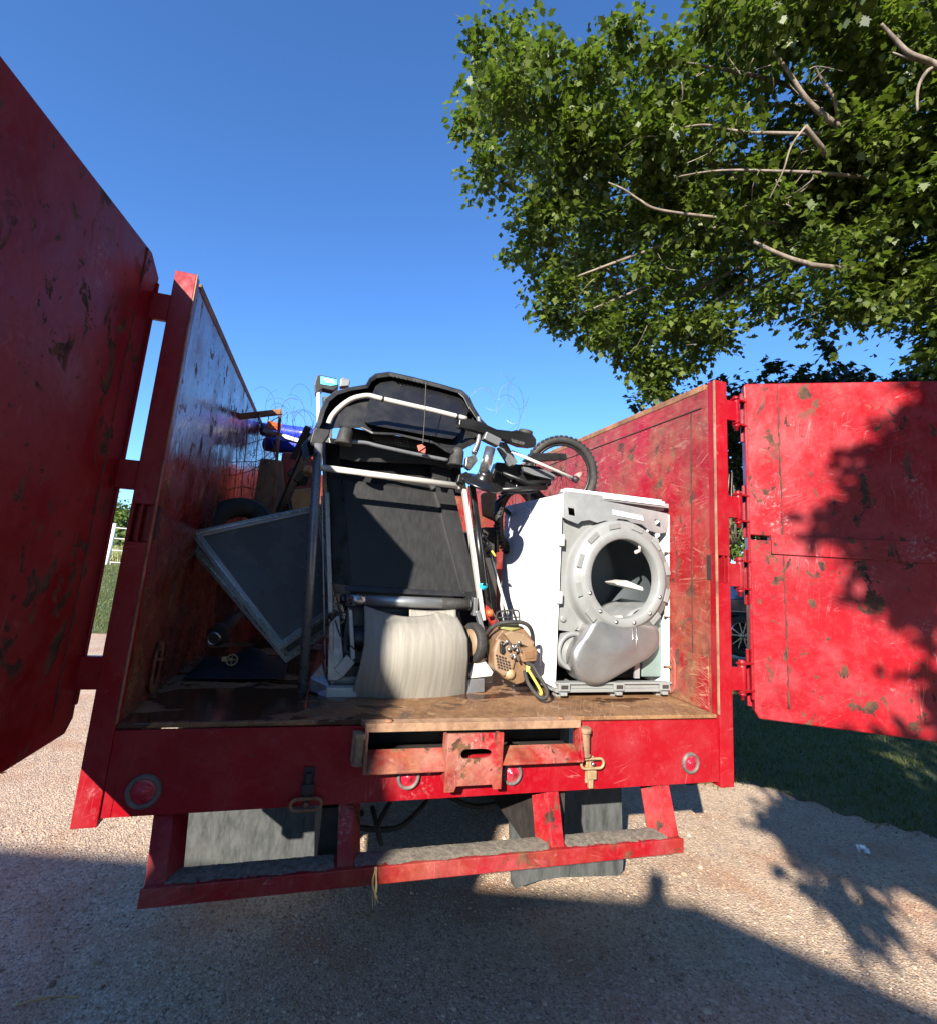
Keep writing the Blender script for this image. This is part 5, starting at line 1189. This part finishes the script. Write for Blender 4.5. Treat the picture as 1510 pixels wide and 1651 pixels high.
# ---------------------------------------------------------------- house and tree behind the camera: they shade the driveway
hs_ = thing('house', 'single storey house with low roof behind the photographer', 'house', (-6.4, -4, GZ))
fp = [(-13.0,-2.48), (-2.96,-5.48), (-2.15,-6.6), (-4.5,-13), (-16,-10)]; zt_ = 2.4
cx_ = sum(p[0] for p in fp)/5; cy_ = sum(p[1] for p in fp)/5
b = MB(); b.prism([Vector((cx_+(x-cx_)*.95, cy_+(y-cy_)*.95, GZ)) for x, y in fp], (0, 0, zt_-.15-GZ)); hw = b.build('wall', M['wall_paint'], hs_)
b = MB(); b.prism([Vector((x, y, zt_-.15)) for x, y in fp], (0, 0, .15)); rf = b.build('roof', M['roof'], hs_)
pv = Vector((-3.16, -5.46, zt_-.02)); b = MB(); b.lathe([(.16,-.1),(.10,.0),(.05,.05),(.048,.06),(.048,.10),(.05,.105),(.05,.14),(.001,.145)], pv, (0,0,1), 20); b.build('vent_pipe', M['galv'], rf)
b = MB(); yq = -5.15; b.prism([Vector((x+.74*yq, yq, z-.58*yq)) for x, z in ((-.95,-.7), (-.15,-.7), (-.20,-.42), (-.33,.0), (-.45,.25), (-.50,.52), (-.90,.52))], -SUNV*.7); b.build('shadow_block', M['wall_paint'], rf)  # unseen block added, shaped so its shadow gives the slanted edge
for x, y in ((-5, -4.85), (-8.3,-3.87)):
    b = MB(); b.prism([Vector((x, y-.32, .0)), Vector((x-1.2, y-.32+.36, .0)), Vector((x-1.2, y-.32+.36, 1.4)), Vector((x, y-.32, 1.4))], (.01, .05, 0)); b.build('window', M['car_glass'], hs_)
st = thing('shade_tree', 'leafy tree behind the photographer casting dappled shade', 'tree', (1.2, -8.4, GZ))
def xz(x, z, Y): return (x+.74*Y, Y, z-.58*Y)
bl = []
shade_poly = [(2.5,2.2),(2.38,1.6),(2.36,1.37),(2.1,1.2),(1.95,1.1),(1.94,.92),(1.75,.86),(1.68,.78),(1.85,.62),(1.91,.5),(2.05,.42),(2.12,.25),(2.22,.1),(2.22,-.1),(1.95,-.25),(1.72,-.35),(1.68,-.5),(1.78,-.62),(1.75,-.8),(1.85,-.95),(2.0,-.85),(2.4,-.7),(6,-1.2),(7,3.5),(2.7,3.5)]
shade_poly = [(x+.16 if x < 2.5 else x, z) for x, z in shade_poly]
k = 0
while k < 760:
    u = random.uniform(1.6, 3.2) if k < 430 else random.uniform(3, 7.0); v = random.uniform(-1.2, 3.5)
    if not inside(shade_poly, u, v): continue
    if 2.2 < u < 2.9 and -.4 < v < .5 and random.random() < .6: continue
    if u < 2.9 and random.random() < .25: continue
    k += 1; bl.append((xz(u, v, random.uniform(-5.3, -4.2)), .13 if u < 2.6 else .3, 44 if u < 2.6 else 66))
crown('crown', bl, M['leaf'], .12, st, True)
b = MB(); g = Vector((1.2,-8.4,GZ)); b.tube([g, g+Vector((0,.1,3)), g+Vector((-1,.8,5.5)), Vector(xz(3.5,1.5,-5.5))], [.3,.25,.15,.03], 12); b.build('trunk', M['bark'], st)

# unseen trees added right of and behind the photographer to block sky light
for (x, y, h, lab) in ((10.5, -4.5, 12, 'tall tree added right of the truck to block sky light'), (7.5, -9.5, 12, 'tall tree added behind the photographer to the right to block sky light'), (3.5, -12, 9, 'tall tree added directly behind the photographer to block sky light')):
    t_ = thing('sky_block_tree', lab, 'tree', (x, y, GZ), 'unseen trees added to block sky light')
    crown('crown', [((x+random.gauss(0, 1.6), y+random.gauss(0, 1.6), GZ+random.uniform(1.2, h)), 1.0, 44) for k in range(150)], M['leaf'], .38, t_, True)
    b = MB(); b.tube([Vector((x, y, GZ)), Vector((x, y, GZ+h*.5)), Vector((x+.3, y, GZ+h*.9))], [.3, .2, .05], 10); b.build('trunk', M['bark'], t_)
